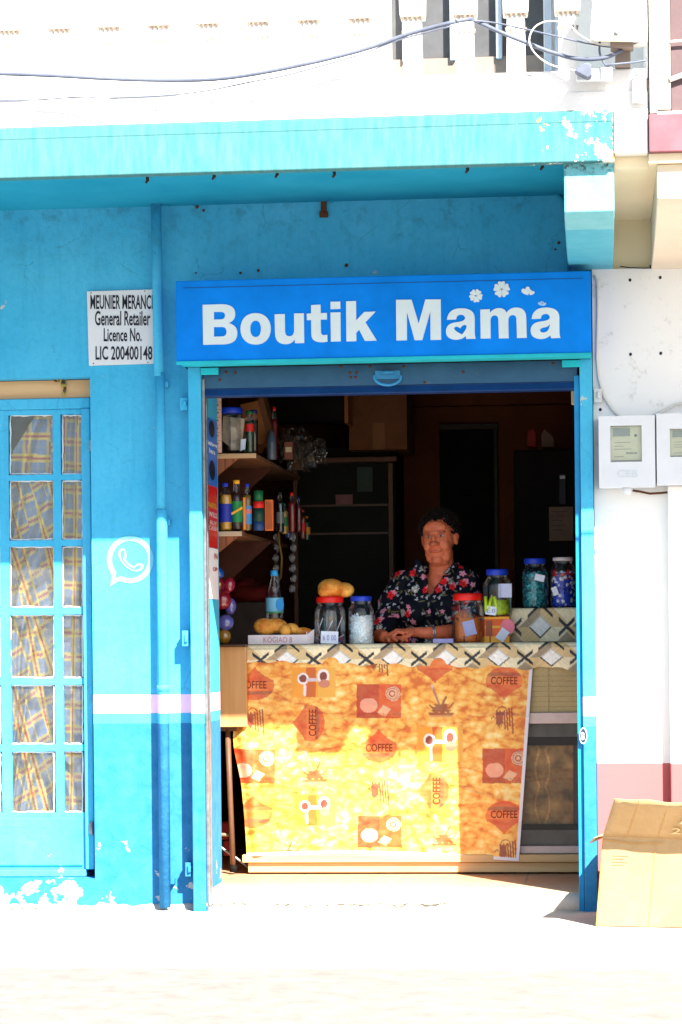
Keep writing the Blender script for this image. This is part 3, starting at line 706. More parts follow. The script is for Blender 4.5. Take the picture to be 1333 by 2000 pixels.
# ================================================================== ELECTRICITY METERS
def meter(px0, py0, px1, py1, wx0, wy0, wx1, wy1, label, txt):
    Ym = -.15; t = thing('electricity_meter', label, 'meter', ((X(px0, Ym)+X(px1, Ym))/2, -.09, Z(py1, Ym, px0)), 'electricity meters on the white wall')
    x0, x1, z0, z1 = X(px0, Ym, 880), X(px1, Ym, 880), Z(py1, Ym, px0), Z(py0, Ym, px0)
    a, b, c, d = X(wx0, Ym, 880), X(wx1, Ym, 880), Z(wy1, Ym, px0), Z(wy0, Ym, px0)
    m = MB(); gridwall(m, [x0, a, b, x1], [z0, c, d, z1], lambda i, j: not (i == 1 and j == 1), Ym, -.032)
    case = m.build('case', M['plastic_w'], t, bevel=.007)
    m = MB(); m.box(a+.001, b-.001, Ym+.03, Ym+.045, c+.001, d-.001); face = m.build('meter_face', plain('meter_face', (205, 208, 175)), t)
    m = MB(); wpx = wx1-wx0; hpx = wy1-wy0
    m.pb(wx0+.08*wpx, wy0+.05*hpx, wx0+.62*wpx, wy0+.28*hpx, Ym+.026, Ym+.0295); m.build('display', plain('lcd_grey', (125, 140, 135)), t)
    m = MB(); m.ell(W(wx0+.8*wpx, wy0+.26*hpx, Ym+.029), (.006, .003, .006)); m.pb(wx0+.04*wpx, wy0+.94*hpx, wx1-.04*wpx, wy1-1, Ym+.02, Ym+.0295)
    for k, w_ in ((.45, .5), (.55, .3), (.63, .55), (.84, .3)): m.pb(wx0+.12*wpx, wy0+k*hpx, wx0+(.12+w_)*wpx, wy0+(k+.012)*hpx, Ym+.0285, Ym+.0299)
    for k in range(9): m.pb(wx0+(.5+.04*k)*wpx, wy0+.72*hpx, wx0+(.525+.04*k)*wpx, wy0+.77*hpx, Ym+.0285, Ym+.0299)
    m.build('print', plain('meter_print', (95, 105, 105)), t)
    m = MB(); m.add([(a, Ym+.012, c), (b, Ym+.012, c), (b, Ym+.012, d), (a, Ym+.012, d)], [(0, 1, 2, 3)]); m.build('window', M['pane'], t)
    if txt:
        m = MB(); text(m, txt, px0+36, py0+105, px0+76, py0+119, Ym-.0015, 0, .01); m.build('lettering', plain('moulded_grey', (190, 200, 210)), t)
        m = MB(); m.lathe([(.016, .0), (.018, .012), (.018, .03)], (X((px0+px1)/2, Ym+.04, 950), Ym+.045, z0-.028), 16); m.build('seal_knob', M['plastic_w'], t)
    return t
meter(1170, 813, 1280, 952, 1193, 832, 1254, 903, 'white electricity meter box beside the blue door frame, with its whole window and moulded letters', 'CEB')
meter(1283, 808, 1393, 947, 1309, 838, 1372, 893, 'white electricity meter box cut off by the right edge of the photo', None)
m = MB(); m.tube([W(a, b, -.06) for a, b in ((1276, 812), (1290, 806), (1305, 798), (1320, 790), (1345, 786), (1380, 800))], .0065, 8)
tag(m.build('wire', M['cable_w']), 'short pale wire arching up to the right from between the two meter boxes', 'wire')
m = MB(); m.tube([W(a, b, -.045) for a, b in ((1236, 958), (1250, 960), (1270, 964), (1290, 963), (1310, 961))], .0045, 8)
tag(m.build('wire', M['rust']), 'dark wire running beneath the whole meter box to the service duct', 'wire')

# ================================================================== OVERHEAD CABLES AND JUNCTION BOX
YC = -1.30
def cab(pts, r, mt, label, Yc=YC, smooth=4):
    P = [Vector((a, b, 0)) for a, b in pts]; out = []
    for i in range(len(P)-1):
        p0, p1, p2, p3 = P[max(i-1, 0)], P[i], P[i+1], P[min(i+2, len(P)-1)]
        for k in range(smooth):
            t = k/smooth; out.append(.5*((2*p1)+(p2-p0)*t+(2*p0-5*p1+4*p2-p3)*t*t+(3*p1-p0-3*p2+p3)*t**3))
    out.append(P[-1])
    m = MB(); m.tube([W(p.x, p.y, Yc+.02*math.sin(i*.4)) for i, p in enumerate(out)], r, 8)
    return tag(m.build('cable', mt), label, 'cable', 'cables strung along the balcony')
cab([(-300, 128), (-150, 140), (0, 144), (110, 148), (220, 154), (340, 157), (440, 153), (560, 133), (700, 100), (800, 66), (890, 42)], .0075, M['cable'], 'thickest grey cable, sagging across the white balcony from the left edge to the baluster tie')
cab([(-300, 190), (0, 197), (150, 190), (200, 191), (300, 188), (400, 178), (500, 158), (560, 147), (700, 108), (780, 78), (886, 50)], .0030, M['cable'], 'thin cable below the thickest one, meeting it at the baluster tie')
cab([(-300, 130), (0, 174), (90, 184), (160, 190), (230, 192)], .0018, M['cable'], 'hair-thin wire at left that slants down to join the thin lower cable')
cab([(890, 42), (920, 38), (935, 44), (985, 66), (1040, 88), (1080, 103), (1130, 115), (1180, 113), (1215, 98)], .0075, M['cable'], 'thick grey cable running down from the baluster tie to the clamp below the junction box')
cab([(920, 40), (970, 45), (1040, 60), (1100, 74), (1160, 87), (1210, 92), (1258, 79)], .0032, M['cable'], 'thin cable passing from the baluster tie to just under the junction box', YC-.03)
cab([(1140, 140), (1080, 128), (1046, 105), (1034, 78), (1046, 52), (1074, 41), (1110, 48), (1132, 68), (1165, 85), (1200, 90)], .0028, M['cable_w'], 'pale wire that loops in a big ring over the baluster left of the junction box', YC-.04)
cab([(1060, 146), (980, 151), (880, 156), (760, 160)], .0014, M['cable'], 'fine dark wire lying along the parapet ledge at right')
cab([(1172, 82), (1172, 104), (1184, 128), (1196, 126), (1236, 122), (1262, 118)], .0040, M['cable'], 'grey wire drooping from under the junction box behind the clamp', YC-.03)
jb = thing('junction_box', 'white metal junction box fixed at the right end of the balcony with cables below', 'junction box', W(1206, 80, YC))
m = MB(); P6 = [(1162, -60), (1262, -60), (1265, 76), (1250, 79), (1158, 77), (1153, 70)]; m.pprism(P6, YC-.06, YC+.06); m.build('box', plain('cream_white_enamel', (235, 235, 228), .35), jb, bevel=.006)
m = MB(); m.pprism([(1157, 74), (1256, 76), (1252, 81), (1162, 80)], YC-.067, YC-.061); m.build('rim', M['cream'], jb, bevel=.002)
m = MB(); m.ell(W(1204, 65, YC-.062), (.009, .006, .009)); m.build('lock', M['steel'], jb)
m = MB(); m.pb(1193, 80, 1238, 92, YC-.03, YC+.05); m.pb(1202, 92, 1232, 128, YC+.03, YC+.09); m.build('mounting_block', M['taupe'], jb, bevel=.004)
m = MB(); text(m, 'M', 1179, 8, 1186, 15, YC-.0612); m.build('marking', plain('faint_print', (170, 170, 165)), jb)
cl = MB(); cl.pprism([(1128, 132), (1140, 122), (1155, 124), (1157, 146), (1148, 152), (1122, 138)], YC-.05, YC)
tag(cl.build('cable_clamp', [M['cable']], bevel=.004), 'dark grey wedge clamp holding the cables left below the junction box', 'clamp')
m = MB(); m.pb(1126, 132, 1197, 156, YF-.05, YF-.013); tag(m.build('terminal_block', M['plastic_w'], bevel=.004), 'pale flat terminal block on the parapet beside the dark clamp', 'terminal block')

# ================================================================== SIGNS
YG = -.24
sg = thing('shop_sign', 'long blue sign box with big white lettering over the shop opening', 'sign', (X(750, YG), -.12, Z(703, YG, 750)))
m = MB(); x0, x1, z0, z1 = X(344, YG, 620), X(1155, YG, 620), Z(697, YG, 750), Z(539, YG, 750)
m.box(x0, x1, YG, -.001, z0, z1); m.build('board', M['sign_blue'], sg, bevel=.003)
m = MB(); m.box(x0, x1, YG-.006, YG+.02, z0-.014, z0-.0005); m.box(x0+.01, x1, YG+.0205, -.102, z0-.010, z0-.0006); m.build('edging', M['sign_edge'], sg, bevel=.002)
m = MB(); m.box(x0+.03, x1-.03, YG-.0015, YG-.0003, Z(553, YG, 750)-.001, Z(553, YG, 750)+.001); m.build('seam', M['shutter_lip'], sg)
m = MB(); m.box(X(367, YS), X(1160, YS), YS-.001, YS+.1, Z(704, YS, 760)-.012, Z(700, YS, 760)); m.build('shutter_housing', M['dark'], sg)
A = lambda p: [(320+a/2.666, 500+b/2.666) for a, b in path(p)]
B = lambda p, dx=0, dy=0: [(760+(a+dx)/2.666, 500+(b+dy)/2.666) for a, b in path(p)]
G = lambda a, b: W(a, b, YG-.0035)
m = MB(); TH = (0, .0033, 0)
def ov(cx, cy, rx, ry, n=28): return [(cx+rx*math.copysign(abs(math.cos(t))**.92, math.cos(t)), cy+ry*math.copysign(abs(math.sin(t))**.92, math.sin(t))) for t in [2*math.pi*i/n for i in range(n)]]
fill(m, [A([(203, 254), (305, 251), ('Q', 374, 252, 373, 303), ('Q', 372, 337, 338, 349), ('Q', 384, 360, 384, 402), ('Q', 384, 458, 312, 460), (206, 462)]),
         A([(262, 291), (262, 331), (298, 330), ('Q', 320, 328, 320, 310), ('Q', 320, 291, 298, 291)]), A([(262, 370), (262, 420), (304, 419), ('Q', 328, 417, 328, 394), ('Q', 327, 369, 302, 369)])], G, TH)
fill(m, [A(ov(479, 379, 79, 82)), A(ov(479, 379, 28, 43))], G, TH)
fill(m, [A([(578, 303), (631, 302), (632, 390), ('Q', 634, 419, 656, 418), ('Q', 679, 416, 680, 385), (679, 299), (730, 298), (732, 453), (684, 454), (683, 434), ('Q', 664, 461, 632, 459), ('Q', 580, 457, 580, 400)])], G, TH)
fill(m, [A([(768, 256), (817, 253), (818, 297), (850, 296), (851, 330), (818, 331), (819, 395), ('Q', 820, 413, 836, 412), (852, 410), (853, 446), ('Q', 772, 460, 769, 410), (768, 333), (746, 334), (745, 300), (768, 299)])], G, TH)
fill(m, [A([(869, 238), (920, 237), (921, 275), (869, 277)])], G, TH); fill(m, [A([(869, 294), (921, 293), (922, 444), (871, 446)])], G, TH)
fill(m, [A([(950, 236), (1002, 234), (1003, 335), (1045, 291), (1104, 289), (1051, 345), (1110, 440), (1048, 442), (1018, 384), (1003, 400), (1004, 443), (952, 445)])], G, TH)
fill(m, [B([(37, 228), (118, 227), (155, 352), (190, 226), (270, 226), (272, 436), (217, 437), (216, 288), (174, 438), (134, 438), (94, 292), (94, 439), (39, 440)])], G, TH)
ao = [(302, 332), ('Q', 308, 272, 376, 272), ('Q', 447, 272, 447, 325), (447, 395), ('Q', 447, 420, 453, 430), (404, 432), (399, 417), ('Q', 378, 437, 345, 436), ('Q', 297, 432, 297, 392), ('Q', 298, 350, 350, 345), ('Q', 398, 340, 397, 322), ('Q', 393, 305, 374, 305), ('Q', 352, 306, 350, 330)]
fill(m, [B(ao), B([(371, 376), ('Q', 352, 360, 339, 374), ('Q', 339, 390, 381, 408), ('Q', 408, 380, 404, 362), ('Q', 388, 350, 371, 376)])], G, TH)
fill(m, [B([(476, 279), (526, 277), (526, 296), ('Q', 544, 272, 572, 271), ('Q', 604, 271, 612, 295), ('Q', 632, 268, 662, 268), ('Q', 713, 268, 715, 318), (718, 426), (667, 427), (664, 330), ('Q', 663, 306, 644, 307), ('Q', 622, 308, 622, 338), (624, 428), (573, 429), (570, 332), ('Q', 569, 309, 551, 309), ('Q', 529, 310, 529, 340), (530, 429), (478, 430)])], G, TH)
fill(m, [B(ao, 441, -4), B([(397, 352), ('Q', 396, 372, 366, 376), ('Q', 345, 380, 346, 392), ('Q', 350, 405, 368, 402), ('Q', 398, 396, 397, 352)], 441, -4)], G, TH)
m.build('lettering', M['sign_white'], sg)
m = MB()
def flower(cx, cy, r, petals, r0):
    for k in range(petals):
        a = r0+2*math.pi*k/petals; pts = [(.06, 0), ('Q', .35, .30, .68, .42), ('Q', 1.05, .42, .84, .0), ('Q', 1.05, -.42, .68, -.42), ('Q', .35, -.30, .06, 0)]
        l = [(cx+r*(x*math.cos(a)-y*math.sin(a)), cy+r*(x*math.sin(a)+y*math.cos(a))) for x, y in path(pts, 4)][:-1]
        fill(m, [[(760+a_/2.666, 500+b_/2.666) for a_, b_ in l]], G, TH)
flower(453, 207, 37, 5, R(-60)); m.build('flower_emblem', M['sign_white'], sg); m = MB(); flower(587, 173, 45, 5, R(-92)); m.build('flower_emblem', M['sign_white'], sg); m = MB()
def heart(cx, cy, r, a):
    pts = [(0, .9), ('Q', -1.1, .1, -.85, -.5), ('Q', -.4, -1.0, 0, -.35), ('Q', .4, -1.0, .85, -.5), ('Q', 1.1, .1, 0, .9)]
    fill(m, [[(760+(cx+r*(x*math.cos(a)-y*math.sin(a)))/2.666, 500+(cy+r*(x*math.sin(a)+y*math.cos(a)))/2.666) for x, y in path(pts, 5)][:-1]], G, TH)
heart(715, 182, 26, R(-25)); heart(742, 190, 17, R(28))
m.build('butterfly_emblem', M['sign_white'], sg)
m = MB(); heart(790, 247, 14, R(-25)); heart(806, 249, 14, R(25)); m.build('butterfly_emblem', plain('pale_blue_vinyl', (150, 190, 235)), sg)

YQ = -.012
ls = thing('licence_sign', 'small white licence plate with black lettering, left of the drainpipe', 'sign', (X(236, YQ), 0, Z(713, YQ, 236)))
m = MB(); m.pprism([(170, 569), (306, 565), (307, 710), (174, 714)], YQ, -.001); m.build('plate', M['plate'], ls, bevel=.001)
m = MB(); Yt = YQ-.0012
for s_, b in (('MEUNIER MERANCE', (177, 576, 303, 604)), ('General Retailer', (186, 607, 294, 636)), ('Licence No.', (203, 641, 277, 667)), ('LIC 200400148', (187, 676, 298, 703))):
    text(m, s_, b[0], b[1], b[2], b[3], Yt, 0, .018)
m.build('lettering', M['ink'], ls)
m = MB()
for px, py in ((178, 572), (283, 569), (183, 710), (289, 708)):
    m = MB(); m.ell(W(px, py, YQ-.001), (.003, .002, .003), n=8, k=5); m.build('screw', M['steel'], ls)

# posters on the inner face of the left jamb
xj = xL+.0
def jamb(px, py, e=.002): # point on the jamb plane x = xL seen at this pixel
    d = fw + rt*((px-CX)/F) - up*((py-CY)/F); t = (xj+e-CAM.x)/d.x; return CAM+d*t
def jq(m, a, b, c, d, y0, y1, e, mi=0):   # strip on the jamb between depths y0,y1 and heights from pixels a..b (photo y)
    z0, z1 = Z(b, (y0+y1)/2, 415), Z(a, (y0+y1)/2, 415)
    m.box(xj+.0005, xj+e, y0, y1, z0, z1, mi)
m = MB(); jq(m, 818, 948, 0, 0, .10, .41, .002, 0); 
m.build('x', M['dark']) if False else None
t = thing('advert_strip', 'blue phone credit advert strip stuck on the left jamb, above the red one', 'poster', (xj, .15, Z(948, .15, 415)), 'advert strips on the left jamb')
m.build('sheet', plain('blue_print', (30, 110, 205), .4), t)
m = MB()
def jtext(m, s_, y0, y1, pa, pb_, e, mi=0):
    def pl_(a, b): return Vector((xj+e, y0+(y1-y0)*a, Z(pb_, .15, 415)+(Z(pa, .15, 415)-Z(pb_, .15, 415))*b))
    v, f = glyphs(s_, .02); vs = [pl_(a, b) for a, b in v]
    ff = [q if (vs[q[1]]-vs[q[0]]).cross(vs[q[2]]-vs[q[0]]).x > 0 else q[::-1] for q in f]; m.add(vs, ff, mi)
jtext(m, 'Recharge', .12, .40, 859, 870, .004); jtext(m, 'here', .18, .34, 873, 883, .004)
m.build('lettering', plain('white_print', (235, 240, 250)), t)
m = MB(); 
for zc, h in ((834, 17), (915, 20)):
    for k in range(10):
        a = 2*math.pi*k/10
    pts = [(.26+.08*math.cos(2*math.pi*k/16), Z(zc, .15, 415)+(h/475)*math.sin(2*math.pi*k/16)) for k in range(16)]
    m.add([(xj+.0035, a, b) for a, b in pts], [tuple(range(16))])
m.build('emblem', M['ink'], t)
t = thing('advert_strip', 'red advert strip with yellow and white lettering stuck on the left jamb', 'poster', (xj, .15, Z(1068, .15, 415)), 'advert strips on the left jamb')
m = MB(); jq(m, 949, 1070, 0, 0, .10, .41, .002); m.build('sheet', plain('red_print', (205, 25, 30), .4), t)
m = MB(); jtext(m, 'NESL', .14, .39, 980, 990, .004, 0); jtext(m, 'WILL', .14, .39, 998, 1008, .004, 1); jtext(m, 'BUY', .18, .37, 1015, 1023, .004, 1); jtext(m, 'CASH', .14, .39, 1025, 1034, .004, 1)
m.v and m.build('lettering', [plain('gold_print', (225, 165, 40)), plain('pale_print', (235, 200, 200))], t)
m = MB(); jq(m, 1071, 1170, 0, 0, .14, .41, .002, 0); jtext(m, 'N', .30, .38, 1078, 1090, .004, 1); jtext(m, 'OP', .25, .38, 1106, 1114, .004, 1)
tag(m.build('notice_sheet', [plain('white_paper', (240, 238, 245), .6), plain('red_ink', (200, 40, 60))]), 'white paper notice with traces of red print below the red advert strip', 'notice')
m = MB(); m.pb(421, 768, 433, 884, .46, .463); 
for k in range(8):
    m.pb(422, 775+k*15, 427, 777.5+k*15, .4585, .4599, 1)
    m.pb(423, 785+k*15, 431.5, 785.5+k*15, .4585, .4599, 2)
tag(m.build('price_strip', [plain('pink_price_card', (228, 178, 160), .6), M['ink'], M['card_dark']]), 'long pinkish price card with black marks hanging inside the left jamb', 'price card')
m = MB(); Y_=YS-.004; c0=W(1139.5, 1437, Y_-.0005)
m = MB(); pts = [(1139.5+7.5*math.cos(2*math.pi*k/24), 1437+16*math.sin(2*math.pi*k/24)) for k in range(24)]; fill(m, [pts], lambda a, b: W(a, b, YS-.002)); fill(m, [[(1139.5+(p[0]-1139.5)*.84, 1437+(p[1]-1437)*.88) for p in pts]], lambda a, b: W(a, b, YS-.0026), mi=1)
text(m, 'B', 1137, 1430, 1142, 1445, YS-.0033, 0, .02)
tag(m.build('round_sticker', [plain('white_sticker', (235, 238, 240)), plain('navy_sticker', (10, 40, 70))]), 'small dark round sticker with a white letter low on the right door frame', 'sticker')

# ================================================================== COUNTER
Yc = .81; zC = 1.018; Ybk = 1.28
ct = thing('counter', 'shop counter with glazed display front at right, under the patterned cloths', 'counter', (X(800, Yc), 1.0, 0))
cxL, cxR = X(484, Yc, 1450), X(1140, Yc, 1450)
m = MB(); m.box(cxL, cxR+.3, Yc, Ybk, zC-.025, zC); m.build('counter_top', M['plinth_wood'], ct, bevel=.003)
m = MB(); m.box(X(486, Yc, 1680), cxR+.3, Yc-.02, Ybk, Z(1703, Yc, 800), Z(1684, Yc, 800)); m.build('plinth', M['plinth_wood'], ct, bevel=.003)
m = MB(); m.box(X(476, Yc, 1680), cxR+.3, Yc-.04, Ybk, Z(1683, Yc, 800)+.0005, Z(1668, Yc, 800)); m.build('base_board', M['plinth_wood'], ct, bevel=.003)
m = MB(); m.box(cxL, X(1005, Yc, 1450), Yc, Ybk, Z(1667, Yc, 800), zC-.026); m.build('body', M['plinth_wood'], ct)
dx0 = X(1005, Yc, 1450)+.001
m = MB(); m.box(dx0, cxR+.3, Yc+.10, Ybk, Z(1667, Yc, 800), zC-.026); m.build('display_back', M['dark'], ct)
m = MB(); m.box(dx0, cxR+.3, Yc, Yc+.012, Z(1391, Yc, 1080), zC-.027)
for k in range(7): m.box(dx0, cxR+.3, Yc-.0012, Yc-.0002, Z(1320+k*10, Yc, 1080), Z(1321+k*10, Yc, 1080), 1)
m.box(X(1071, Yc, 1350), X(1072.5, Yc, 1350), Yc-.0025, Yc-.0014, Z(1390, Yc, 1080), zC-.03, 1)
m.build('cardboard_panel', [_ground('olive_cardboard', (0.40, 0.30, 0.15, 1), (0.46, 0.35, 0.18, 1), 4), mat('panel_groove', (0.33, 0.245, 0.12), .8, linear=True)], ct)
rail = plain('pale_pink_rail', (200, 178, 172), .6)
for a, b, n_ in ((1391.5, 1413, 'upper_rail'), (1652, 1666.5, 'lower_rail')):
    m = MB(); m.box(dx0, cxR+.3, Yc-.012, Yc+.03, Z(b, Yc, 1080), Z(a, Yc, 1080)); m.build(n_, rail, ct, bevel=.003)
m = MB(); m.box(dx0, cxR+.3, Yc+.05, Yc+.055, Z(1440, Yc, 1080), Z(1413.5, Yc, 1080)); m.box(dx0, cxR+.3, Yc+.05, Yc+.055, Z(1651, Yc, 1080), Z(1623, Yc, 1080))
m.build('metal_strip', mat('dull_aluminium', (0.10, 0.092, 0.085), .5, .4, 8, metal=.2, linear=True), ct)
m = MB(); m.box(dx0, cxR+.3, Yc+.045, Yc+.049, Z(1456, Yc, 1080), Z(1440.5, Yc, 1080)); m.box(dx0, cxR+.3, Yc+.045, Yc+.049, Z(1622.5, Yc, 1080), Z(1611, Yc, 1080)); m.build('dark_strip', M['black'], ct)
# printed backing seen through the glass: brown with plant-like strokes
m = MB(); n = 70; vs = []; cs = []
for j in range(n+1):
    for i in range(n+1):
        px = 1005+150*i/n; py = 1456+154*j/n; vs.append(W(px, py, Yc+.08)); q = Vector((px*.03, py*.03, 4))
        a = noise.fractal(q, 1, 2, 4); b = noise.fractal(q*3+Vector((9, 0, 0)), 1, 2, 3)
        c = Vector((.30, .155, .045))*(1+.9*a)+Vector((.05, .06, .02))*(b)
        if abs(py-1508-4*math.sin(px*.05)) < 4 or abs(py-1522) < 3: c = Vector((.30, .14, .035))*(1+.4*b)
        if abs(abs(px-1060)-6-8*abs(math.sin(py*.045))) < 1.6: c = c*1.6+Vector((.05, .03, .01))
        if px > 1120: c = Vector((.05, .012, .012))*(1+.5*b)
        cs.append((max(c.x, .01), max(c.y, .006), max(c.z, .004), 1))
m.add(vs, [(j*(n+1)+i, (j+1)*(n+1)+i, (j+1)*(n+1)+i+1, j*(n+1)+i+1) for j in range(n) for i in range(n)], 0, True); m.c = cs
m.build('printed_backing', painted('brown_print', .5), ct)
m = MB(); x0, x1, z0, z1 = dx0, cxR+.3, Z(1651, Yc, 1080), Z(1414, Yc, 1080); m.add([(x0, Yc+.01, z0), (x1, Yc+.01, z0), (x1, Yc+.01, z1), (x0, Yc+.01, z1)], [(0, 1, 2, 3)]); m.build('glass', glassy('display_glass', (.97, .97, .97, 1), .04, 0, (.4, .4, .4, 1), .0), ct)

# lower wooden side counter and metal rack at left
sc_ = thing('side_counter', 'plain orange wooden side counter between the left jamb and the main counter', 'counter', (X(455, .74), .9, 0))
m = MB(); m.box(X(395, .74, 1340), X(482, .74, 1340), .74, 1.5, Z(1420, .74, 450), Z(1263, .74, 450)); m.build('front', M['counter_wood'], sc_, bevel=.003)
m = MB(); m.box(X(395, .74, 1340), X(483, .74, 1340), .70, 1.5, Z(1262.5, .74, 450), Z(1259, .74, 450)); m.build('top', M['dark_wood'], sc_)
rk = thing('rack', 'brown metal leg rack with crossbars under the wooden side counter', 'rack', (X(450, .8), .9, 0))
bm_ = mat('brown_metal', (0.11, 0.055, 0.03), .45, .2, 12, linear=True)
m = MB(); m.tube([W(445, 1424, .80), W(450, 1560, .80), W(456, 1696, .80)], .0125, 10); m.build('leg', bm_, rk)
m = MB(); m.lathe([(.017, 0), (.017, .03)], tuple(W(456.5, 1703, .80)), 12); m.build('foot', M['black'], rk)
m = MB(); m.pb(400, 1420.5, 480, 1428, .79, .83); m.build('top_rail', bm_, rk)
m = MB(); m.tube([W(405, 1629, .86), W(452, 1631, .82)], .008, 8); m.build('crossbar', plain('dull_brass', (120, 95, 75)), rk)
m = MB(); m.tube([W(415, 1640, .84), W(428, 1652, .84), W(462, 1676, .84), W(486, 1694, .84)], .006, 8); m.build('brace', M['steel'], rk)
dr = mat('dark_red_cloth', (0.16, 0.012, 0.010), .8, .3, 9, linear=True)
for a, b, c, d, lb in ((431, 1606, 447, 1640, 'dark red pack on the rack, upper one'), (436, 1642, 452, 1672, 'dark red pack on the rack, lower one near the leg foot')):
    m = MB(); m.pb(a, b, c, d, 1.0, 1.1); tag(m.build('pack', dr, bevel=.008), lb, 'pack', 'packs on the leg rack')

# ---- orange coffee cloth hanging on the counter
def vor(px, py, s, dx=0):
    q = Vector((px*s+dx, py*s*1.15, .5)); d, p = noise.voronoi(q); return d
CA = [np.array(c) for c in ((.60, .14, .022), (.79, .33, .05), (.86, .51, .12), (.88, .70, .32))]
def marble(px, py):
    q = Vector((px*.012, py*.016, 2)); wob = noise.fractal(q, 1, 2, 4)
    d = vor(px+14*wob, py-10*wob, 1/19.0); v = .34*(1-d[0]*1.3)+.42*noise.fractal(Vector((px*.06, py*.10, 7)), 1, 2, 5)+.36*wob+.40
    v -= .28*max(0, 1-abs(noise.noise(Vector((px*.011, py*.028, 11))))*9)
    edge = max(0, .14-(d[1]-d[0]))*1.0; v = min(max(v-edge, 0), .999)*3; i = int(v); return CA[i]*(1-(v-i))+CA[min(i+1, 3)]*(v-i)
def seg(px, py, a, b): 
    d = Vector((b[0]-a[0], b[1]-a[1])); l = d.length_squared; t = max(0, min(1, ((px-a[0])*d.x+(py-a[1])*d.y)/l)); return math.hypot(px-a[0]-d.x*t, py-a[1]-d.y*t)
def badge(px, py, cx, cy, rot, sz=36):
    c, s_ = math.cos(rot), math.sin(rot); x, y = ((px-cx)*c+(py-cy)*s_)/sz, (-(px-cx)*s_+(py-cy)*c)/sz     # y up = -1 (tip)
    if abs(x) > 1.05 or y < -1.02 or y > .95: return None
    if y < -.35: lim = .85*max(0, (1-((-.35-y)/.62)**.75)) if y > -.97 else 0.03
    else: lim = math.sqrt(max(0, 1-((y+.05)/.82)**2)) if y < .77 else 0
    if y < -.35: lim = min(lim+.05, .93) if y > -.93 else .05
    if abs(x) > lim: return None
    base = np.array((.66, .055, .020))
    if -.22 < y < .25: base = np.array((.78, .13, .030))
    if .27 < y < .36+.12*(1-x*x): base = np.array((.30, .03, .03))
    if y < -.3 and abs((x*9) % 1-.5) < .10: base = np.array((.56, .07, .016))
    return base*(1-.15*x)
def cups(px, py, x0, y0, x1, y1):
    if not (x0 <= px <= x1 and y0 <= py <= y1): return None
    u, v = (px-x0)/(x1-x0), (py-y0)/(y1-y0)
    c = np.array((.78, .30, .03)) if (u < .33 or u > .55) else np.array((.55, .12, .02))
    if u > .6: c = c*.9+np.array((.05, .10, .03))
    for cx, cy, rx, ry, rim in ((.26, .38, .13, .19, .72), (.72, .30, .14, .24, .62)):
        e = ((u-cx)/rx)**2+((v-cy)/ry)**2
        if e < 1: c = np.array((.80, .70, .66)) if e > rim*.62 else np.array((.22, .05, .03)) if e < .5 else np.array((.45, .25, .2))
    if .34 < u < .6 and abs(v-.42) < .05: c = np.array((.6, .5, .5))
    if abs(u-.30) < .03 and .55 < v < .95: c = np.array((.75, .62, .6))
    if ((u-.74)/.13)**2+((v-.55)/.14)**2 < 1: c = np.array((.55, .20, .12))
    return c
def photo_sq(px, py, x0, y0, x1, y1):
    if not (x0 <= px <= x1 and y0 <= py <= y1): return None
    u, v = (px-x0)/(x1-x0), (py-y0)/(y1-y0); c = np.array((.42, .020, .014)) if u < .5 else np.array((.60, .060, .018))
    if ((u-.27)/.20)**2+((v-.62)/.22)**2 < 1 and v > .42: c = np.array((.72, .30, .22))
    a, b = u-.62, v-.78
    if abs(a*.8+b*.5) < .10 and abs(-a*.5+b*.8) < .12: c = np.array((.75, .40, .25))
    e = ((u-.82)/.17)**2+((v-.28)/.22)**2
    if e < 1: c = np.array((.72, .42, .30)) if abs(math.sin(e*9+u*14)) > .55 else np.array((.30, .05, .03))
    if v > .84 and noise.noise(Vector((px*.4, py*.4, 1))) > .1: c = c*.5
    return c
def splash(px, py, cx, cy):
    x, y = px-cx, py-cy
    if abs(x) > 30 or y < -42 or y > 28: return None
    if seg(x, y, (-18, -36), (-4, 0)) < 2.6-(y+36)*.02: return np.array((.62, .42, .42)) if x*2+y < -62 else np.array((.35, .15, .14))
    if y > 0:
        w_ = 10+y*.55+3*math.sin(y*1.1)
        if abs(x) < w_ and y < 18+3*math.sin(x*.5): return np.array((.22, .035, .02))*(1+.8*max(0, noise.noise(Vector((px*.2, py*.2, 3)))))
    if seg(x, y, (2, 2), (10, -14)) < 2 or seg(x, y, (-14, 10), (-22, 2)) < 1.6 or seg(x, y, (16, 8), (24, -2)) < 1.6: return np.array((.22, .035, .02))
    if 17 < y < 26 and abs(x) < 26-(y-17)*.6: return np.array((.62, .26, .10)) if (y > 22) else np.array((.30, .05, .02))
    return None
def strokes(px, py, cx, cy):
    x, y = px-cx, py-cy
    if abs(x) > 26 or abs(y) > 30: return None
    if -16 < x < -2 and -16+2*math.sin(x) < y < 16-abs(x+9)*1.2+3*math.sin(x*2): return np.array((.22, .02, .025))
    for k, (xx, a, b) in enumerate(((1, -18, 20), (6, -14, 22), (11, -22, 14), (16, -24, 28))):
        if abs(x-xx-.06*y) < 1.5 and a < y < b: return np.array((.22, .02, .025))
    if abs(math.hypot(x+4, y+16)-9) < .9 and y < -14: return np.array((.22, .02, .02))
    if x < -17 and abs(abs(x+21)*1.3-(y+6)) < 1.5: return np.array((.24, .03, .02))
    return None
BADGES = [(500, 1340, 0), (607, 1412, R(-90)), (740, 1462, 0), (985, 1330, R(180)), (850, 1545, R(-90)), (985, 1592, R(180)), (850, 1297, R(180)), (497, 1590, R(0))]
BADGES_T = [(495, 1338, 0), (611, 1412, R(-90)), (741, 1461, 0), (985, 1330, 0), (853, 1545, R(-90)), (985, 1591, 0)]
CUPS = [(570, 1303, 656, 1362), (816, 1420, 904, 1488), (575, 1552, 656, 1612)]
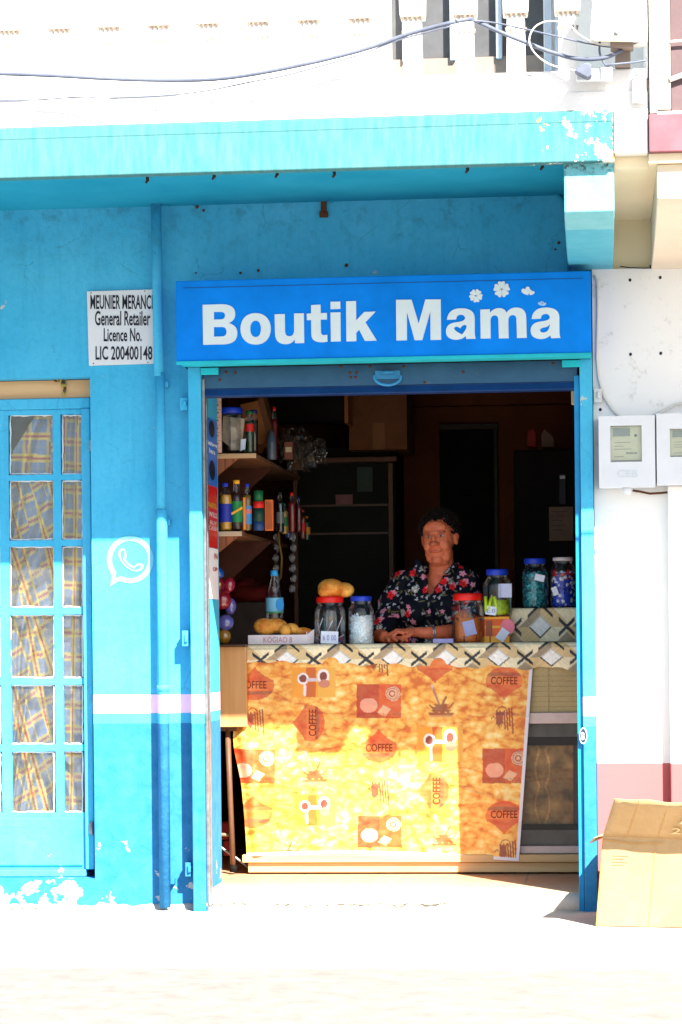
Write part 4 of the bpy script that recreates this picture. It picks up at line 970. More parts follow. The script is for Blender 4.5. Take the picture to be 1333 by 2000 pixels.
SQ = [(697, 1336, 784, 1403), (943, 1462, 1030, 1530), (455, 1463, 538, 1530), (699, 1593, 785, 1655)]
SPL = [(862, 1375), (615, 1505), (868, 1630), (560, 1660)]
STR = [(500, 1408), (985, 1405), (742, 1545), (740, 1292), (992, 1665)]
def cloth_col(px, py):
    for b in BADGES:
        c = badge(px, py, *b)
        if c is not None: return c*(.93+.14*noise.noise(Vector((px*.2, py*.2, 0))))*.78+marble(px, py)*.22
    for q in CUPS:
        c = cups(px, py, *q)
        if c is not None: return c
    for q in SQ:
        c = photo_sq(px, py, *q)
        if c is not None: return c*.85+marble(px, py)*.15
    for q in SPL:
        c = splash(px, py, *q)
        if c is not None: return c*.85+marble(px, py)*.15
    for q in STR:
        c = strokes(px, py, *q)
        if c is not None: return c*.85+marble(px, py)*.15
    return marble(px, py)
def cl_edgeL(py): return 476-20*math.exp(-((py-1440)/75)**2)-6*math.exp(-((py-1330)/40)**2)+ (py-1300)*.0*1 + (py > 1560)*(py-1560)*.06
def cl_place(u, v):      # u,v 0..1 -> point; also returns photo coordinates for the print
    py = 1284+(1672+14*math.sin(u*math.pi)*(-1)*.6+10*(u)-1284)*v
    l = cl_edgeL(py); r = 1041-(py-1300)*.071
    px = l+(r-l)*u
    fold = .012*math.exp(-((u-.035)/.018)**2)*(1+.4*math.sin(v*5)) - .014*math.exp(-((u-.0)/.02)**2)
    wav = .006*math.sin(u*9+v*2)*v+.004*math.sin(u*23+1)*(.3+v)+.010*v*math.sin(u*5+.5)
    cr = .0030*noise.noise(Vector((u*14, v*10, 3)))+.0060*noise.noise(Vector((u*4+v*3, v*4, 8)))
    cr += .0045*max(0, 1-abs(noise.noise(Vector((u*5+v*2.2, v*1.6, 21))))*9)+.003*max(0, 1-abs(noise.noise(Vector((u*2.5-v*3, v*3, 31))))*12)
    cr = cr*min(1, v*3)+.0
    return px, py, Yc-.016-fold-.014*v-abs(wav)*.9-max(cr, -.008)
def cl_xy(px, py):
    v = max(0, min(1, (py-1284)/(1672-1284))); l = cl_edgeL(py); r = 1041-(py-1300)*.071; u = (px-l)/(r-l)
    for _ in range(3):
        yb = 1672-8.4*math.sin(u*math.pi)+10*u; v = (py-1284)/(yb-1284)
    return cl_place(u, v)[2]
cc = thing('coffee_cloth', 'orange marbled plastic cloth printed with coffee motifs, hanging down the counter front', 'cloth', (X(750, Yc), Yc-.03, Z(1680, Yc, 750)))
m = MB(); nu, nv = 400, 290; vs = []; cs = []
for j in range(nv+1):
    for i in range(nu+1):
        px, py, yy = cl_place(i/nu, j/nv); vs.append(W(px, py, yy)); 
        edge = (i/nu > .989) or (j/nv > .985)
        c = (.70, .66, .70) if edge else cloth_col(px+ (2 if px < 520 else 0), py); cs.append((c[0], c[1], c[2], 1))
m.add(vs, [(j*(nu+1)+i, (j+1)*(nu+1)+i, (j+1)*(nu+1)+i+1, j*(nu+1)+i+1) for j in range(nv) for i in range(nu)], 0, True); m.c = cs
m.build('print', painted('printed_oilcloth', .34, .05, .35, 30), cc)
m = MB(); pc = lambda a, b: W(a, b, cl_xy(a, b)-.0016)
for bx_, by_, ro in BADGES_T:
    w_ = 52; text(m, 'COFFEE', bx_-w_/2, by_-8, bx_+w_/2, by_+7, 0, 0, .012, place=pc, rot=ro)
m.build('lettering', mat('brown_lettering', (0.22, 0.03, 0.012), .6, linear=True), cc)

# ---- geometric wood-print tablecloths
WOODS = {'L': (.84, .71, .47), 'T': (.68, .48, .24), 'B': (.36, .27, .17), 'W': (.80, .79, .77), 'K': (.028, .028, .032), 'G': (.52, .50, .46)}
def lozenge(u, v):            # lozenges in rows, with black crosses between them
    x = abs((u % 1)-.5); y = abs((v % 1)-.5); d = x+y; left = (u % 1) < .5; upv = (v % 1) < .5; q = .5-x
    if d < .185: k = 'W'
    elif d < .225: k = 'K' if not upv else 'G'
    elif q < .15 and abs(q-y) < .042: k = 'K'
    elif d < .40: k = ('B' if left else 'T') if upv else ('T' if left else 'L')
    elif d < .47 and upv and x < .24: k = 'K'
    elif d < .60: k = ('L' if left else 'T') if upv else ('L' if not left else 'T')
    else: k = 'L' if upv else 'B'
    c = np.array(WOODS[k]); g = noise.noise(Vector(((u+v)*5, (u-v)*34 if left == upv else (u+v)*34, 1)))
    return c*(1+.25*g)
def cloth_top():
    m = MB(); nu, nv = 430, 60; vs = []; cs = []
    for j in range(nv+1):
        t = j/nv
        for i in range(nu+1):
            u = i/nu; px = 479+(1137-479)*u
            pyb = (1293+15*u+2.2*math.sin(u*38)*(.5+u)+1.2*math.sin(u*91)) if j > nv*.6 else 0
            # profile: flat top, rounded edge, hang
            if t < .45: Y = Ybk-.05-(Ybk-.05-Yc+.004)*(t/.45); z = zC+.003; vv = t
            elif t < .62:
                a = (t-.45)/.17*math.pi/2; Y = Yc-.004-.018*math.sin(a); z = zC+.003-.018*(1-math.cos(a)); 
            else:
                zb = Z(1292+15*u+3.2*math.sin(u*40)*(.5+.6*u)+1.6*math.sin(u*91+1), Yc-.03, px); z = zC-.015-(zC-.015-zb)*(t-.62)/.38
                Y = Yc-.0265-.010*math.sin(u*40+.6)*(t-.62)/.38-.004*math.sin(u*20)
            x = X(px, Yc, 1275); vs.append((x, Y, z))
            ppy = 1245-(z-1.05)*5000/(Y+10.5) if t > .45 else 1258-40*(.45-t)
            pv = (ppy-1258)/62 if t > .45 else (t-.45)*2.2
            c = lozenge((px-511)/103, .5-(1288-(ppy if t > .45 else 1258-50*(.45-t)))/103*1.25); cs.append((c[0], c[1], c[2], 1))
    m.add(vs, [(j*(nu+1)+i, (j+1)*(nu+1)+i, (j+1)*(nu+1)+i+1, j*(nu+1)+i+1) for j in range(nv) for i in range(nu)], 0, True); m.c = cs; return m
tag(cloth_top().build('tablecloth', painted('wood_print_oilcloth', .4, .04, .3, 20)), 'long plastic tablecloth with wooden lozenge print covering the counter top', 'tablecloth')
bx_ = MB(); x0, x1 = X(996, 1.0, 1220), X(1190, 1.0, 1220); z1 = Z(1187, .98, 1060)
bx_.box(x0+.008, x1, 1.01, 1.26, zC+.004, z1-.006); tag(bx_.build('crate', M['card_dark'], bevel=.004), 'box hidden beneath the raised lozenge cloth at the right end of the counter', 'box')
m = MB(); nu, nv = 150, 110; vs = []; cs = []
for j in range(nv+1):
    t = j/nv
    for i in range(nu+1):
        u = i/nu; x = x0+(x1-x0)*u; py = 1187+(1257-1187)*max(0, (t-.35)/.65)
        if t < .3: Y = 1.26-(1.26-1.005)*(t/.3); z = z1
        elif t < .42: a = (t-.3)/.12*math.pi/2; Y = 1.005-.012*math.sin(a); z = z1-.012*(1-math.cos(a))
        else: s_ = (t-.42)/.58; z = z1-.012-(z1-.012-zC-.005)*s_; Y = .992-.006*math.sin(u*14)*s_-.004*s_
        z -= .012*math.exp(-(u/.03)**2)*(t > .3)
        px = 996+(1190-996)*u; ppy = 1245-(z-1.05)*5000/(Y+10.5)
        vs.append((x-.006*(1-u)*(t > .42)*(t-.42), Y, z)); c = lozenge((px-1005)/103, (ppy-1180)/103+.03); cs.append((c[0], c[1], c[2], 1))
m.add(vs, [(j*(nu+1)+i, (j+1)*(nu+1)+i, (j+1)*(nu+1)+i+1, j*(nu+1)+i+1) for j in range(nv) for i in range(nu)], 0, True); m.c = cs
tag(m.build('tablecloth', painted('wood_print_oilcloth_2', .4, .04, .3, 20)), 'short lozenge print cloth draped over the box under the teal and blue sweet jars', 'tablecloth')

# ================================================================== JARS, BOTTLES, BREAD
def jar(px0, px1, pyt, pyl, pyb, lx0, lx1, Y, lid, label, cat='jar', body='jar', squash=1, group='plastic sweet jars on the counter'):
    s_ = 5000/(Y+10.5); xc = X((px0+px1)/2, Y, pyb); zb = Z(pyb, Y, (px0+px1)/2); r_ = (px1-px0)/2/s_; h = (pyb-pyl)/s_; lh = (pyl-pyt)/s_; lr = (lx1-lx0)/2/s_
    t = thing('sweet_jar', label, cat, (xc, Y, zb), group)
    m = MB(); m.lathe([(r_*.80, .001), (r_*.95, .004), (r_, .016), (r_, h*.30), (r_*.985, h*.32), (r_, h*.34), (r_, h*.74), (r_*.97, h*.82), (lr*1.0, h*.92), (lr*.96, h*.94), (lr*.96, h)], (xc, Y, zb), 28, close=False)
    m.lathe([(.001, .002), (r_*.80, .001)], (xc, Y, zb), 28, close=False)
    m.build('body', M[body], t)
    m = MB(); m.lathe([(lr, h+.0004), (lr*1.02, h+.002), (lr*1.02, h+lh*.8), (lr*.97, h+lh), (.001, h+lh)], (xc, Y, zb), 28); m.build('lid', lid, t)
    return t, xc, zb, r_, h, h+lh
def fillings(t, xc, Y, zb, r_, z0, z1, mats, n, size, shape='chip', name='contents', seed=1):
    rr = random.Random(seed); m = MB()
    for i in range(n):
        a = rr.random()*6.283; q = math.sqrt(rr.random())*.5+.5; rad = (r_-size*1.1)*min(1, q*1.02); z = zb+z0+(z1-z0)*rr.random()+(size*.8*math.sin(a*2))*(rr.random() > .5)
        p = (xc+rad*math.cos(a), Y+rad*math.sin(a), max(z, zb+size*.7)); e = __import__('mathutils').Euler((rr.random()*6, rr.random()*6, rr.random()*6))
        rs = {'chip': (size, size*.75, size*.28), 'ball': (size, size*.85, size*.6), 'stick': (size*.16, size*.16, size*1.3), 'disc': (size, size, size*.16), 'wrap': (size*1.1, size*.45, size*.35)}[shape]
        m.ell(p, rs, e, rr.randrange(len(mats)), 6, 4)
    m.lathe([(.001, z0+.004), (r_*.80, z0+.005), (r_*.80, z1-.006), (.001, z1-.004)], (xc, Y, zb), 14)
    return m.build(name, mats, t)
def card(t, px0, py0, px1, py1, Y, tilt=0, mt=None, name='price_label', txt=None, tc=None):
    m = MB(); cx, cy = (px0+px1)/2, (py0+py1)/2; c, s_ = math.cos(tilt), math.sin(tilt)
    q = [(cx+a*c-b*s_, cy+a*s_+b*c) for a, b in ((px0-cx, py0-cy), (px1-cx, py0-cy), (px1-cx, py1-cy), (px0-cx, py1-cy))]
    m.pprism(q, Y, Y+.0015)
    if txt: text(m, txt, px0+.12*(px1-px0), py0+.3*(py1-py0), px1-.12*(px1-px0), py1-.25*(py1-py0), Y-.001, 1)
    return m.build(name, [mt or plain('white_card', (225, 228, 245), .6), tc or plain('blue_biro', (110, 120, 190))], t)
red_lid, blue_lid = plain('red_lid', (225, 25, 15), .4), plain('blue_lid', (25, 60, 190), .4)
tZ = 1258
Yj = .93
t, x, z, r_, h, ht = jar(614, 677, 1165, 1177, 1259, 620, 673, Yj, red_lid, 'red lidded jar with a bread roll on its lid and white straws inside', squash=1)
fillings(t, x, Yj, z, r_, .0, .03, [plain('mauve_wrap', (120, 90, 170)), plain('white_wrap', (215, 220, 235)), plain('rust_wrap', (150, 60, 30)), plain('dark_wrap', (40, 35, 60))], 70, .011, 'chip', seed=3)
m = MB()
for a, b in (((622, 1232), (631, 1207)), ((640, 1232), (650, 1212)), ((655, 1240), (669, 1205)), ((626, 1244), (621, 1212)), ((660, 1247), (672, 1240))): m.tube([W(a[0], a[1], Yj-.02), W(b[0], b[1], Yj-.035)], .0022, 6)
m.build('straw', plain('white_straw', (235, 235, 240)), t)
m = MB(); m.lathe([(.026, .02), (.026, .13), (.024, .14), (.024, .17)], (x+.005, Yj+.01, z), 18); m.build('inner_cup', M['jar'], t)
card(t, 627, 1233, 661, 1257, Yj-.083, R(2), txt='6 0 00')
t, x, z, r_, h, ht = jar(681, 732, 1164, 1174, 1259, 684, 725, Yj, blue_lid, 'blue lidded jar packed with white mints, left of the woman')
fillings(t, x, Yj, z, r_, .0, h*.66, [plain('mint_white', (248, 252, 253), .5), plain('mint_pale', (222, 242, 246), .5), plain('mint_wrap', (235, 245, 250), .25)], 620, .0095, 'chip', seed=4)
t, x, z, r_, h, ht = jar(883, 947, 1159, 1173, 1257, 888, 944, Yj, red_lid, 'red lidded jar of round orange biscuits, right of the woman')
fillings(t, x, Yj, z, r_, .005, h*.62, [plain('orange_biscuit', (225, 120, 35)), plain('brown_biscuit', (160, 75, 30)), plain('dark_biscuit', (110, 50, 25))], 60, .026, 'disc', seed=6)
card(t, 906, 1212, 929, 1241, Yj-.074, R(-14), plain('lilac_card', (150, 155, 200), .6))
t, x, z, r_, h, ht = jar(944, 1001, 1112, 1124, 1203, 952, 994, Yj+.04, blue_lid, 'blue lidded half-empty jar of yellow-green wrappers on top of the orange carton')
fillings(t, x, Yj+.04, z, r_, .0, h*.42, [plain('lime_wrap', (185, 215, 30)), plain('yellow_wrap', (225, 215, 60)), plain('pink_wrap', (200, 90, 110)), plain('green_wrap', (70, 120, 40))], 90, .016, 'wrap', seed=7)
m = MB()
for a, b in (((949, 1165), (950, 1195)), ((960, 1168), (955, 1190)), ((966, 1165), (972, 1190))): m.tube([W(a[0], a[1], Yj-.02), W(b[0], b[1], Yj-.02)], .008, 6)
m.build('sachet', plain('lime_wrap', (185, 215, 30)), t)
card(t, 974, 1140, 1000, 1167, Yj+.04-.062, 0, plain('pale_blue_card', (190, 195, 225), .6), 'label')
card(t, 949, 1184, 970, 1201, Yj+.04-.066, R(8), txt='E.0')
t, x, z, r_, h, ht = jar(1020, 1072, 1091, 1102, 1187, 1025, 1067, 1.07, blue_lid, 'blue lidded jar full of teal wrapped sweets, on the draped box')
fillings(t, x, 1.07, z, r_, .0, h*.80, [plain('teal_wrap', (20, 140, 150), .3), plain('light_teal', (80, 185, 190), .25), plain('deep_teal', (5, 85, 100), .3)], 620, .0085, 'ball', seed=8)
card(t, 1045, 1122, 1064, 1135, 1.07-.062, R(14))
t, x, z, r_, h, ht = jar(1075, 1127, 1089, 1096, 1185, 1078, 1117, 1.07, plain('clear_lid', (205, 190, 190), .3), 'clear lidded jar of blue, white and red sweets, rightmost on the draped box')
fillings(t, x, 1.07, z, r_, .0, h*.70, [plain('royal_wrap', (25, 60, 185), .3), plain('royal_wrap', (25, 60, 185), .3), plain('foil_white', (215, 220, 240), .25), plain('navy_wrap', (15, 30, 120), .3)], 360, .0115, 'ball', seed=9)
fillings(t, x, 1.07, z, r_, h*.55, h*.76, [plain('red_wrap', (205, 35, 30)), plain('foil_white', (215, 220, 240), .25)], 50, .0115, 'ball', 'red_sweets', seed=10)
card(t, 1079, 1146, 1090, 1163, 1.07-.062, R(-20))
# orange carton
oc = thing('orange_carton', 'orange printed sweet carton standing between the biscuit jar and the draped box', 'carton', (X(965, .95), .95, zC))
m = MB(); m.pb(935, 1204, 996, 1257.5, .93, 1.03); m.build('carton', plain('orange_card', (235, 95, 20), .5, .25), oc, bevel=.002)
m = MB(); m.pb(936, 1205, 995, 1209, .928, .9298); m.pb(936, 1243, 995, 1256, .928, .9298); m.pb(948, 1222, 990, 1227, .928, .9298); m.build('band', plain('yellow_orange_print', (240, 170, 35)), oc)
m = MB(); m.pb(950, 1212, 962, 1242, .9275, .9297); m.pb(956, 1216, 959, 1255, .9265, .9273); m.build('picture', plain('brown_print_2', (150, 75, 40)), oc)
m = MB(); m.ell(W(942, 1209, .927), (.007, .002, .006)); m.build('badge', plain('light_blue_dot', (90, 170, 230)), oc)
m = MB(); fill(m, [[(992+14*math.cos(a/16*6.283), 1224+15*math.sin(a/16*6.283)) for a in range(16)]], lambda a, b: W(a, b, .925)); m.build('sticker', plain('pink_sticker', (235, 120, 140)), oc)
card(oc, 973, 1228, 991, 1252, .922, R(35), plain('white_card', (225, 228, 245), .6))
m = MB(); m.pb(846, 1247.5, 886, 1256, .90, .99); m.v = m.v; tag(m.build('notebook', plain('lilac_cover', (190, 180, 235), .5), bevel=.0015), 'thin lilac notebook lying on the counter left of the biscuit jar', 'notebook')

# water bottle
def bottle(px, Y, pyt, pyb, halfw, label, capm, liquid, name='drink_bottle', cat='bottle', lab=None, labm=None, neck=.3, group=None, stripe=None, capw=.42, fill_=.75):
    s_ = 5000/(Y+10.5); xc, zb = X(px, Y, pyb), Z(pyb, Y, px); H = (pyb-pyt)/s_; r_ = halfw/s_
    t = thing(name, label, cat, (xc, Y, zb), group); hb = H*(1-neck); c = (xc, Y, zb)
    prof = [(r_*.7, .0005), (r_*.95, H*.02), (r_, H*.06), (r_*.97, H*.12), (r_, H*.16), (r_, hb*.9), (r_*.93, hb), (r_*.62, hb+(H-hb)*.45), (r_*capw*.85, H*.92-.001), (r_*capw*.8, H*.93)]
    m = MB(); m.lathe(prof, c, 20, close=False); m.build('body', M['jar'], t)
    if liquid:
        m = MB(); q = [(a*.93, b) for a, b in prof if b < H*fill_]; q = q+[(q[-1][0], H*fill_)]; m.lathe([(.001, .001)]+q+[(.001, H*fill_+.0005)], c, 18, close=False); m.build('liquid', liquid, t)
    m = MB(); m.lathe([(r_*capw, H*.925), (r_*capw, H), (.001, H+.0005)], c, 16); m.build('cap', capm, t)
    if lab:
        z0, z1 = (pyb-lab[1])/s_, (pyb-lab[0])/s_; m = MB(); m.lathe([(r_*1.012, z0), (r_*1.012, z1)], c, 24, close=False); m.build('label', labm, t)
        if stripe:
            for (a, b, mm) in stripe:
                m = MB(); m.lathe([(r_*1.022, (pyb-b)/s_), (r_*1.022, (pyb-a)/s_)], c, 24, close=False); m.build('label_stripe', mm, t)
    return t, xc, zb, r_, H
t, x, z, r_, H = bottle(537.5, 1.02, 1113, 1259, 17.5, 'clear water bottle with sky blue cap and label, behind the bread tray', plain('sky_cap', (50, 165, 235)), None, 'water_bottle', lab=(1167, 1196), labm=plain('sky_label', (120, 190, 225)), neck=.38, stripe=[(1194, 1197, plain('green_stripe', (60, 150, 90)))], capw=.42)
m = MB(); fill(m, [[(547+8*math.cos(a/16*6.283), 1181+12*math.sin(a/16*6.283)) for a in range(16)]], lambda a, b: W(a, b, 1.02-.042)); m.build('emblem', plain('bright_blue_dot', (40, 150, 225)), t)

# bread
def bread(parts, label, group='bread rolls'):
    t = None; m = MB()
    for (px, py, rx, ry, Y, rot) in parts:
        s_ = 5000/(Y+10.5); m.ell(W(px, py, Y), (rx/s_, min(rx, ry*1.6)/s_*.85, ry/s_), __import__('mathutils').Euler((0, rot, 0)), 0, 28, 18)
    o = m.build('bread_roll', M['crust']); r = o.modifiers.new('weld', 'REMESH'); r.mode = 'VOXEL'; r.voxel_size = .0035; r.use_smooth_shade = True
    sm = o.modifiers.new('smooth', 'SMOOTH'); sm.factor = .7; sm.iterations = 7
    return tag(o, label, 'bread', group)
def _crust():
    t = NT('bread_crust'); n = t.noise(14, 5, .6); n2 = t.noise(120, 3); c = t.mix(t.ramp(n, .36, .60), (0.62, 0.17, 0.018, 1), (0.90, 0.46, 0.085, 1)); c = t.mix(t.ramp(t.noise(45, 5, .7), .52, .68, 0, .7), c, (0.38, 0.10, 0.015, 1)); return t.out(c, .55, 0, t.math('ADD', n, n2), .25, .003, .25)
M['crust'] = _crust()
tr = thing('bread_tray', 'open white cardboard tray of bread rolls with handwriting in red', 'tray', (X(548, .92), .92, zC+.004))
m = MB(); a, b, c, d = X(485, .86, 1250), X(600, .86, 1250), zC+.005, Z(1240, .86, 548)
m.box(a, b, .86, .863, c, d); m.box(a, a+.003, .8635, 1.0, c, d); m.box(b-.003, b, .8635, 1.0, c, d+.012); m.box(a+.0035, b-.0035, .997, 1.0, c, d); m.box(a+.0035, b-.0035, .8635, .9965, c, c+.002)
m.add([(b, .86, c), (b+.028, .89, c+.002), (b+.030, .89, d+.025), (b, .862, d)], [(0, 1, 2, 3), (3, 2, 1, 0)])
m.build('tray', plain('white_carton', (235, 222, 228), .7), tr)
m = MB(); text(m, 'KOGIAO 8', 515, 1244, 571, 1255, .8588); m.build('lettering', plain('red_pencil', (205, 120, 130)), tr)
bread([(518, 1224, 23, 17, .91, .1), (541, 1222, 23, 15, .93, .2), (560, 1229, 14, 11, .95, .3)], 'big two-lobed bread roll at the left end of the white tray')
bread([(558, 1231, 12, 12, .885, 0), (571, 1228, 15, 11, .93, .3)], 'small bread roll end-on in the middle of the white tray')
bread([(594, 1234, 18, 9, .93, .1)], 'flat bread roll at the right end of the white tray')
bread([(648, 1149, 27, 19, .92, .1), (673, 1152, 20, 15, .94, .1), (637, 1155, 16, 13, .90, 0)], 'large golden bread roll resting on the red jar lid')

# ---- balloons by the left jamb
def balloon(px, py, rx, ry, Y, col, label, rot=0):
    t = NT('balloon_'+label[:6]); mt = t.out(col, .18, 0, spec=.8); t.p.inputs['Coat Weight'].default_value = .6
    s_ = 5000/(Y+10.5); m = MB(); m.ell(W(px, py, Y), (rx/s_, rx/s_*.9, ry/s_), __import__('mathutils').Euler((0, rot, 0)), 0, 24, 16)
    return tag(m.build('balloon', mt), label, 'balloon', 'shiny balloons beside the left jamb')
balloon(423, 1117, 17, 12, .78, (.01, .08, .38, 1), 'blue balloon, topmost of the shiny cluster by the jamb', .5)
balloon(424, 1143, 15, 19, .80, (.20, .006, .02, 1), 'dark red balloon just under the blue one')
balloon(447, 1143, 13, 16, .84, (.30, .008, .035, 1), 'crimson balloon, rightmost of the upper ones in the cluster', .3)
balloon(434, 1172, 19, 19, .78, (.24, .006, .018, 1), 'largest deep red balloon in the middle of the cluster')
balloon(450, 1184, 12, 17, .86, (.12, .10, .38, 1), 'small violet balloon peeping out right of the largest red one')
balloon(441, 1216, 17, 16, .79, (.10, .10, .36, 1), 'violet blue balloon second from the bottom of the cluster')
balloon(438, 1243, 14, 15, .80, (.34, .15, .015, 1), 'gold balloon at the bottom of the cluster on the wooden counter')
m = MB(); m.ell(W(427, 1141, .72), (.012, .004, .008)); tag(m.build('ribbon_bow', plain('lime_bow', (190, 190, 60))), 'tiny lime ribbon bow on the dark red balloon', 'ribbon')

# ================================================================== SHELVES WITH GOODS
def shelf(pyf, label, tri):
    Y0, Y1 = .46, 2.1; zt = Z(pyf, Y0, 460); x0, x1 = xL-.358, X(500 if tri else 472, Y0, pyf)
    t = thing('wall_shelf', label, 'shelf', ((x0+x1)/2, Y0, zt-.2)); m = MB()
    m.box(x0, x1, Y0+.013, Y1, zt-.018, zt); m.build('board', mat('shelf_board', (.15, .07, .032), .6, .25, 8, linear=True), t, bevel=.002)
    m = MB(); m.box(x0, x1+.001, Y0, Y0+.0125, zt-.020, zt+.001); m.build('edge_strip', M['tan_wood'] if tri else wood('pale_shelf', (0.44, 0.31, 0.20, 1), (0.52, 0.38, 0.25, 1)), t, bevel=.002)
    zb = zt-.0185
    m = MB(); m.prism([(x0, zb), (X(467, Y0+.01, pyf), zb), (x0, zb-(X(467, Y0+.01, pyf)-x0)*.78)], Y0+.01, Y0+.03); m.build('bracket', M['tg'], t)
    m = MB(); m.prism([(x0, zb), (X(532, 1.15, pyf), zb), (x0, zb-(X(532, 1.15, pyf)-x0)*.9)], 1.15, 1.17); m.build('bracket', mat('shaded_brown_panel', (.06, .016, .008), .7, .2, linear=True), t)
    return zt
zA = shelf(886, 'upper wall shelf with jars and plastic bags, on the panelled side wall', True)
zB = shelf(1038, 'lower wall shelf holding soft drink bottles, on the panelled side wall', False)
# upper shelf
YU = .58
t, x, z, r_, h, ht = jar(424, 478, 796, 808, 886, 428, 476, YU, blue_lid, 'blue lidded jar with white paper bags inside, on the upper shelf', group='jars on the upper shelf')
m = MB(); m.pprism([(436, 812), (452, 815), (448, 872), (434, 860)], YU-.01, YU); m.pprism([(450, 814), (478, 818), (473, 878), (452, 880)], YU-.03, YU-.02); m.build('paper_bag', plain('old_white_paper', (175, 160, 140), .8, .25), t)
m = MB(); m.pprism([(471, 858), (481, 857), (479, 878), (470, 880)], YU-.065, YU-.063); m.build('tag', plain('white_card', (225, 228, 245), .6), t)
bottle(488, .56, 802, 887, 9, 'dark green bottle with red label beside the jar on the upper shelf', plain('deep_green_cap', (15, 85, 40)), plain('dark_green', (12, 60, 35)), lab=(828, 843), labm=plain('red_label', (205, 25, 20)), neck=.2, group='bottles on the upper shelf', capw=.9)
bottle(497, .75, 800, 884, 8, 'brownish bottle with navy cap behind the green one on the upper shelf', plain('navy_cap', (15, 30, 110)), plain('cola_brown', (45, 20, 10)), neck=.2, group='bottles on the upper shelf', capw=.9)
m = MB(); m.pprism([(470, 790), (503, 783), (525, 862), (505, 870), (500, 880), (470, 884)], 1.0, 1.2); m.pprism([(503, 783), (512, 770), (536, 860), (525, 862)], 1.0, 1.2, 1)
tag(m.build('cardboard_box', [mat('orange_brown_card', (0.30, 0.11, 0.03), .8, linear=True), M['card_dark']]), 'tilted orange-brown carton behind the jar on the upper shelf', 'box')
bottle(537, 1.1, 794, 896, 7, 'tall bottle with red cap and red body right of the tilted carton', plain('red_lid', (225, 25, 15), .4), plain('dark_red_drink', (120, 10, 8)), group='bottles on the upper shelf')
m = MB(); m.lathe([(.022, 0), (.022, .10), (.012, .12), (.012, .13)], tuple(W(531, 898, .95)), 14); tag(m.build('small_flask', [plain('silver_blue', (70, 85, 105), .25)]), 'slim silver blue flask standing at the edge of the upper shelf', 'flask')
pb_ = thing('plastic_bags', 'crumpled bundle of clear plastic bags hanging off the upper shelf', 'plastic bags', tuple(W(592, 930, 1.3)))
for q_, (bx0, by0, bx1, by1, yy) in enumerate(((545, 838, 585, 888, 1.22), (560, 850, 612, 920, 1.26), (590, 858, 640, 912, 1.32), (548, 868, 590, 908, 1.30), (575, 835, 600, 900, 1.35))):
    m = MB(); n_ = 22; vs = []
    for j in range(n_+1):
        for i in range(n_+1):
            u, v = i/n_, j/n_; k_ = Vector((u*4, v*4, q_*7.3)); px = bx0+(bx1-bx0)*u+9*noise.noise(k_); py = by0+(by1-by0)*v+9*noise.noise(k_+Vector((5, 5, 0)))
            d_ = .05*noise.noise(k_*1.3+Vector((0, 0, 9)))+.03*abs(noise.noise(k_*2.6))+.015*noise.noise(k_*5); vs.append(W(px, py, yy+d_))
    m.add(vs, [(j*(n_+1)+i, (j+1)*(n_+1)+i, (j+1)*(n_+1)+i+1, j*(n_+1)+i+1) for j in range(n_) for i in range(n_)], 0, False); m.build('bag', M['bag'], pb_)
# lower shelf
yel, clr = plain('yellow_drink', (200, 150, 40), .3), None
t, x, z, r_, H = bottle(441, .50, 943, 1037, 13.5, 'yellow drink bottle with blue cap and blue label, leftmost on the lower shelf', plain('blue_cap', (25, 55, 190)), yel, lab=(984, 1020), labm=plain('blue_label', (25, 40, 150)), neck=.28, group='drink bottles on the lower shelf', capw=.45)
t, x, z, r_, H = bottle(463, .52, 937, 1037, 11, 'bottle with yellow cap, green label and a slanting yellow band', plain('yellow_cap', (240, 165, 30)), plain('dark_amber', (50, 25, 12)), lab=(979, 1020), labm=plain('green_label', (20, 130, 65)), neck=.36, group='drink bottles on the lower shelf', capw=.6)
m = MB(); m.pprism([(453, 1001), (474, 989), (474, 994), (453, 1006)], .52-r_-.004, .52-r_-.002); m.build('slanting_band', plain('band_yellow', (240, 175, 45)), t)
bottle(484, .56, 944, 1036, 9, 'bottle with blue cap and pale blue picture label, third on the lower shelf', plain('blue_cap', (25, 55, 190)), plain('olive_drink', (110, 85, 20), .3), lab=(988, 1024), labm=plain('picture_blue', (60, 130, 190)), neck=.35, group='drink bottles on the lower shelf', capw=.45, stripe=[(995, 1003, plain('salmon_patch', (200, 110, 110)))])
m = MB(); m.pb(475, 971, 480, 1034, .52, .56); tag(m.build('snack_pack', plain('orange_yellow_pack', (225, 130, 30)), bevel=.002), 'thin orange yellow pack squeezed between two bottles on the lower shelf', 'pack')
t = thing('tall_can', 'green, red and dark green can with a blue foot band on the lower shelf', 'can', tuple(W(506, 1036, .56)))
cxx = W(506, 1036, .56); s_ = 5000/11.06
for nm, a, b, mt, rr_ in (('lid', 958, 979, plain('can_green', (10, 95, 50)), 9.2), ('red_band', 979.2, 992, plain('red_label', (205, 25, 20)), 10.5), ('body', 992.2, 1019, plain('can_dark', (12, 55, 45)), 10.5), ('foot_band', 1019.2, 1036, plain('can_blue', (25, 60, 110)), 10.6)):
    m = MB(); m.lathe([(rr_/s_, (1036-b)/s_), (rr_/s_, (1036-a)/s_)], tuple(cxx), 20); m.build(nm, mt, t)
m = MB(); m.pb(518, 976, 533, 1036, .58, .62); 
for k in range(8): m.pb(520+k*1.5, 978+4*math.sin(k*3), 520.6+k*1.5, 1034, .578, .5795, 1)
tag(m.build('snack_pack', [plain('orange_pack', (215, 105, 35)), plain('brown_lines', (120, 50, 15))], bevel=.002), 'orange pack with brown streaks right of the tall can', 'pack')
bottle(548, .9, 960, 1040, 8, 'dark bottle with silver glints right of the streaked orange pack', M['ink'], plain('black_glass', (18, 22, 30), .1), lab=(1000, 1022), labm=plain('silver_label', (90, 95, 95), .2), group='drink bottles on the lower shelf')
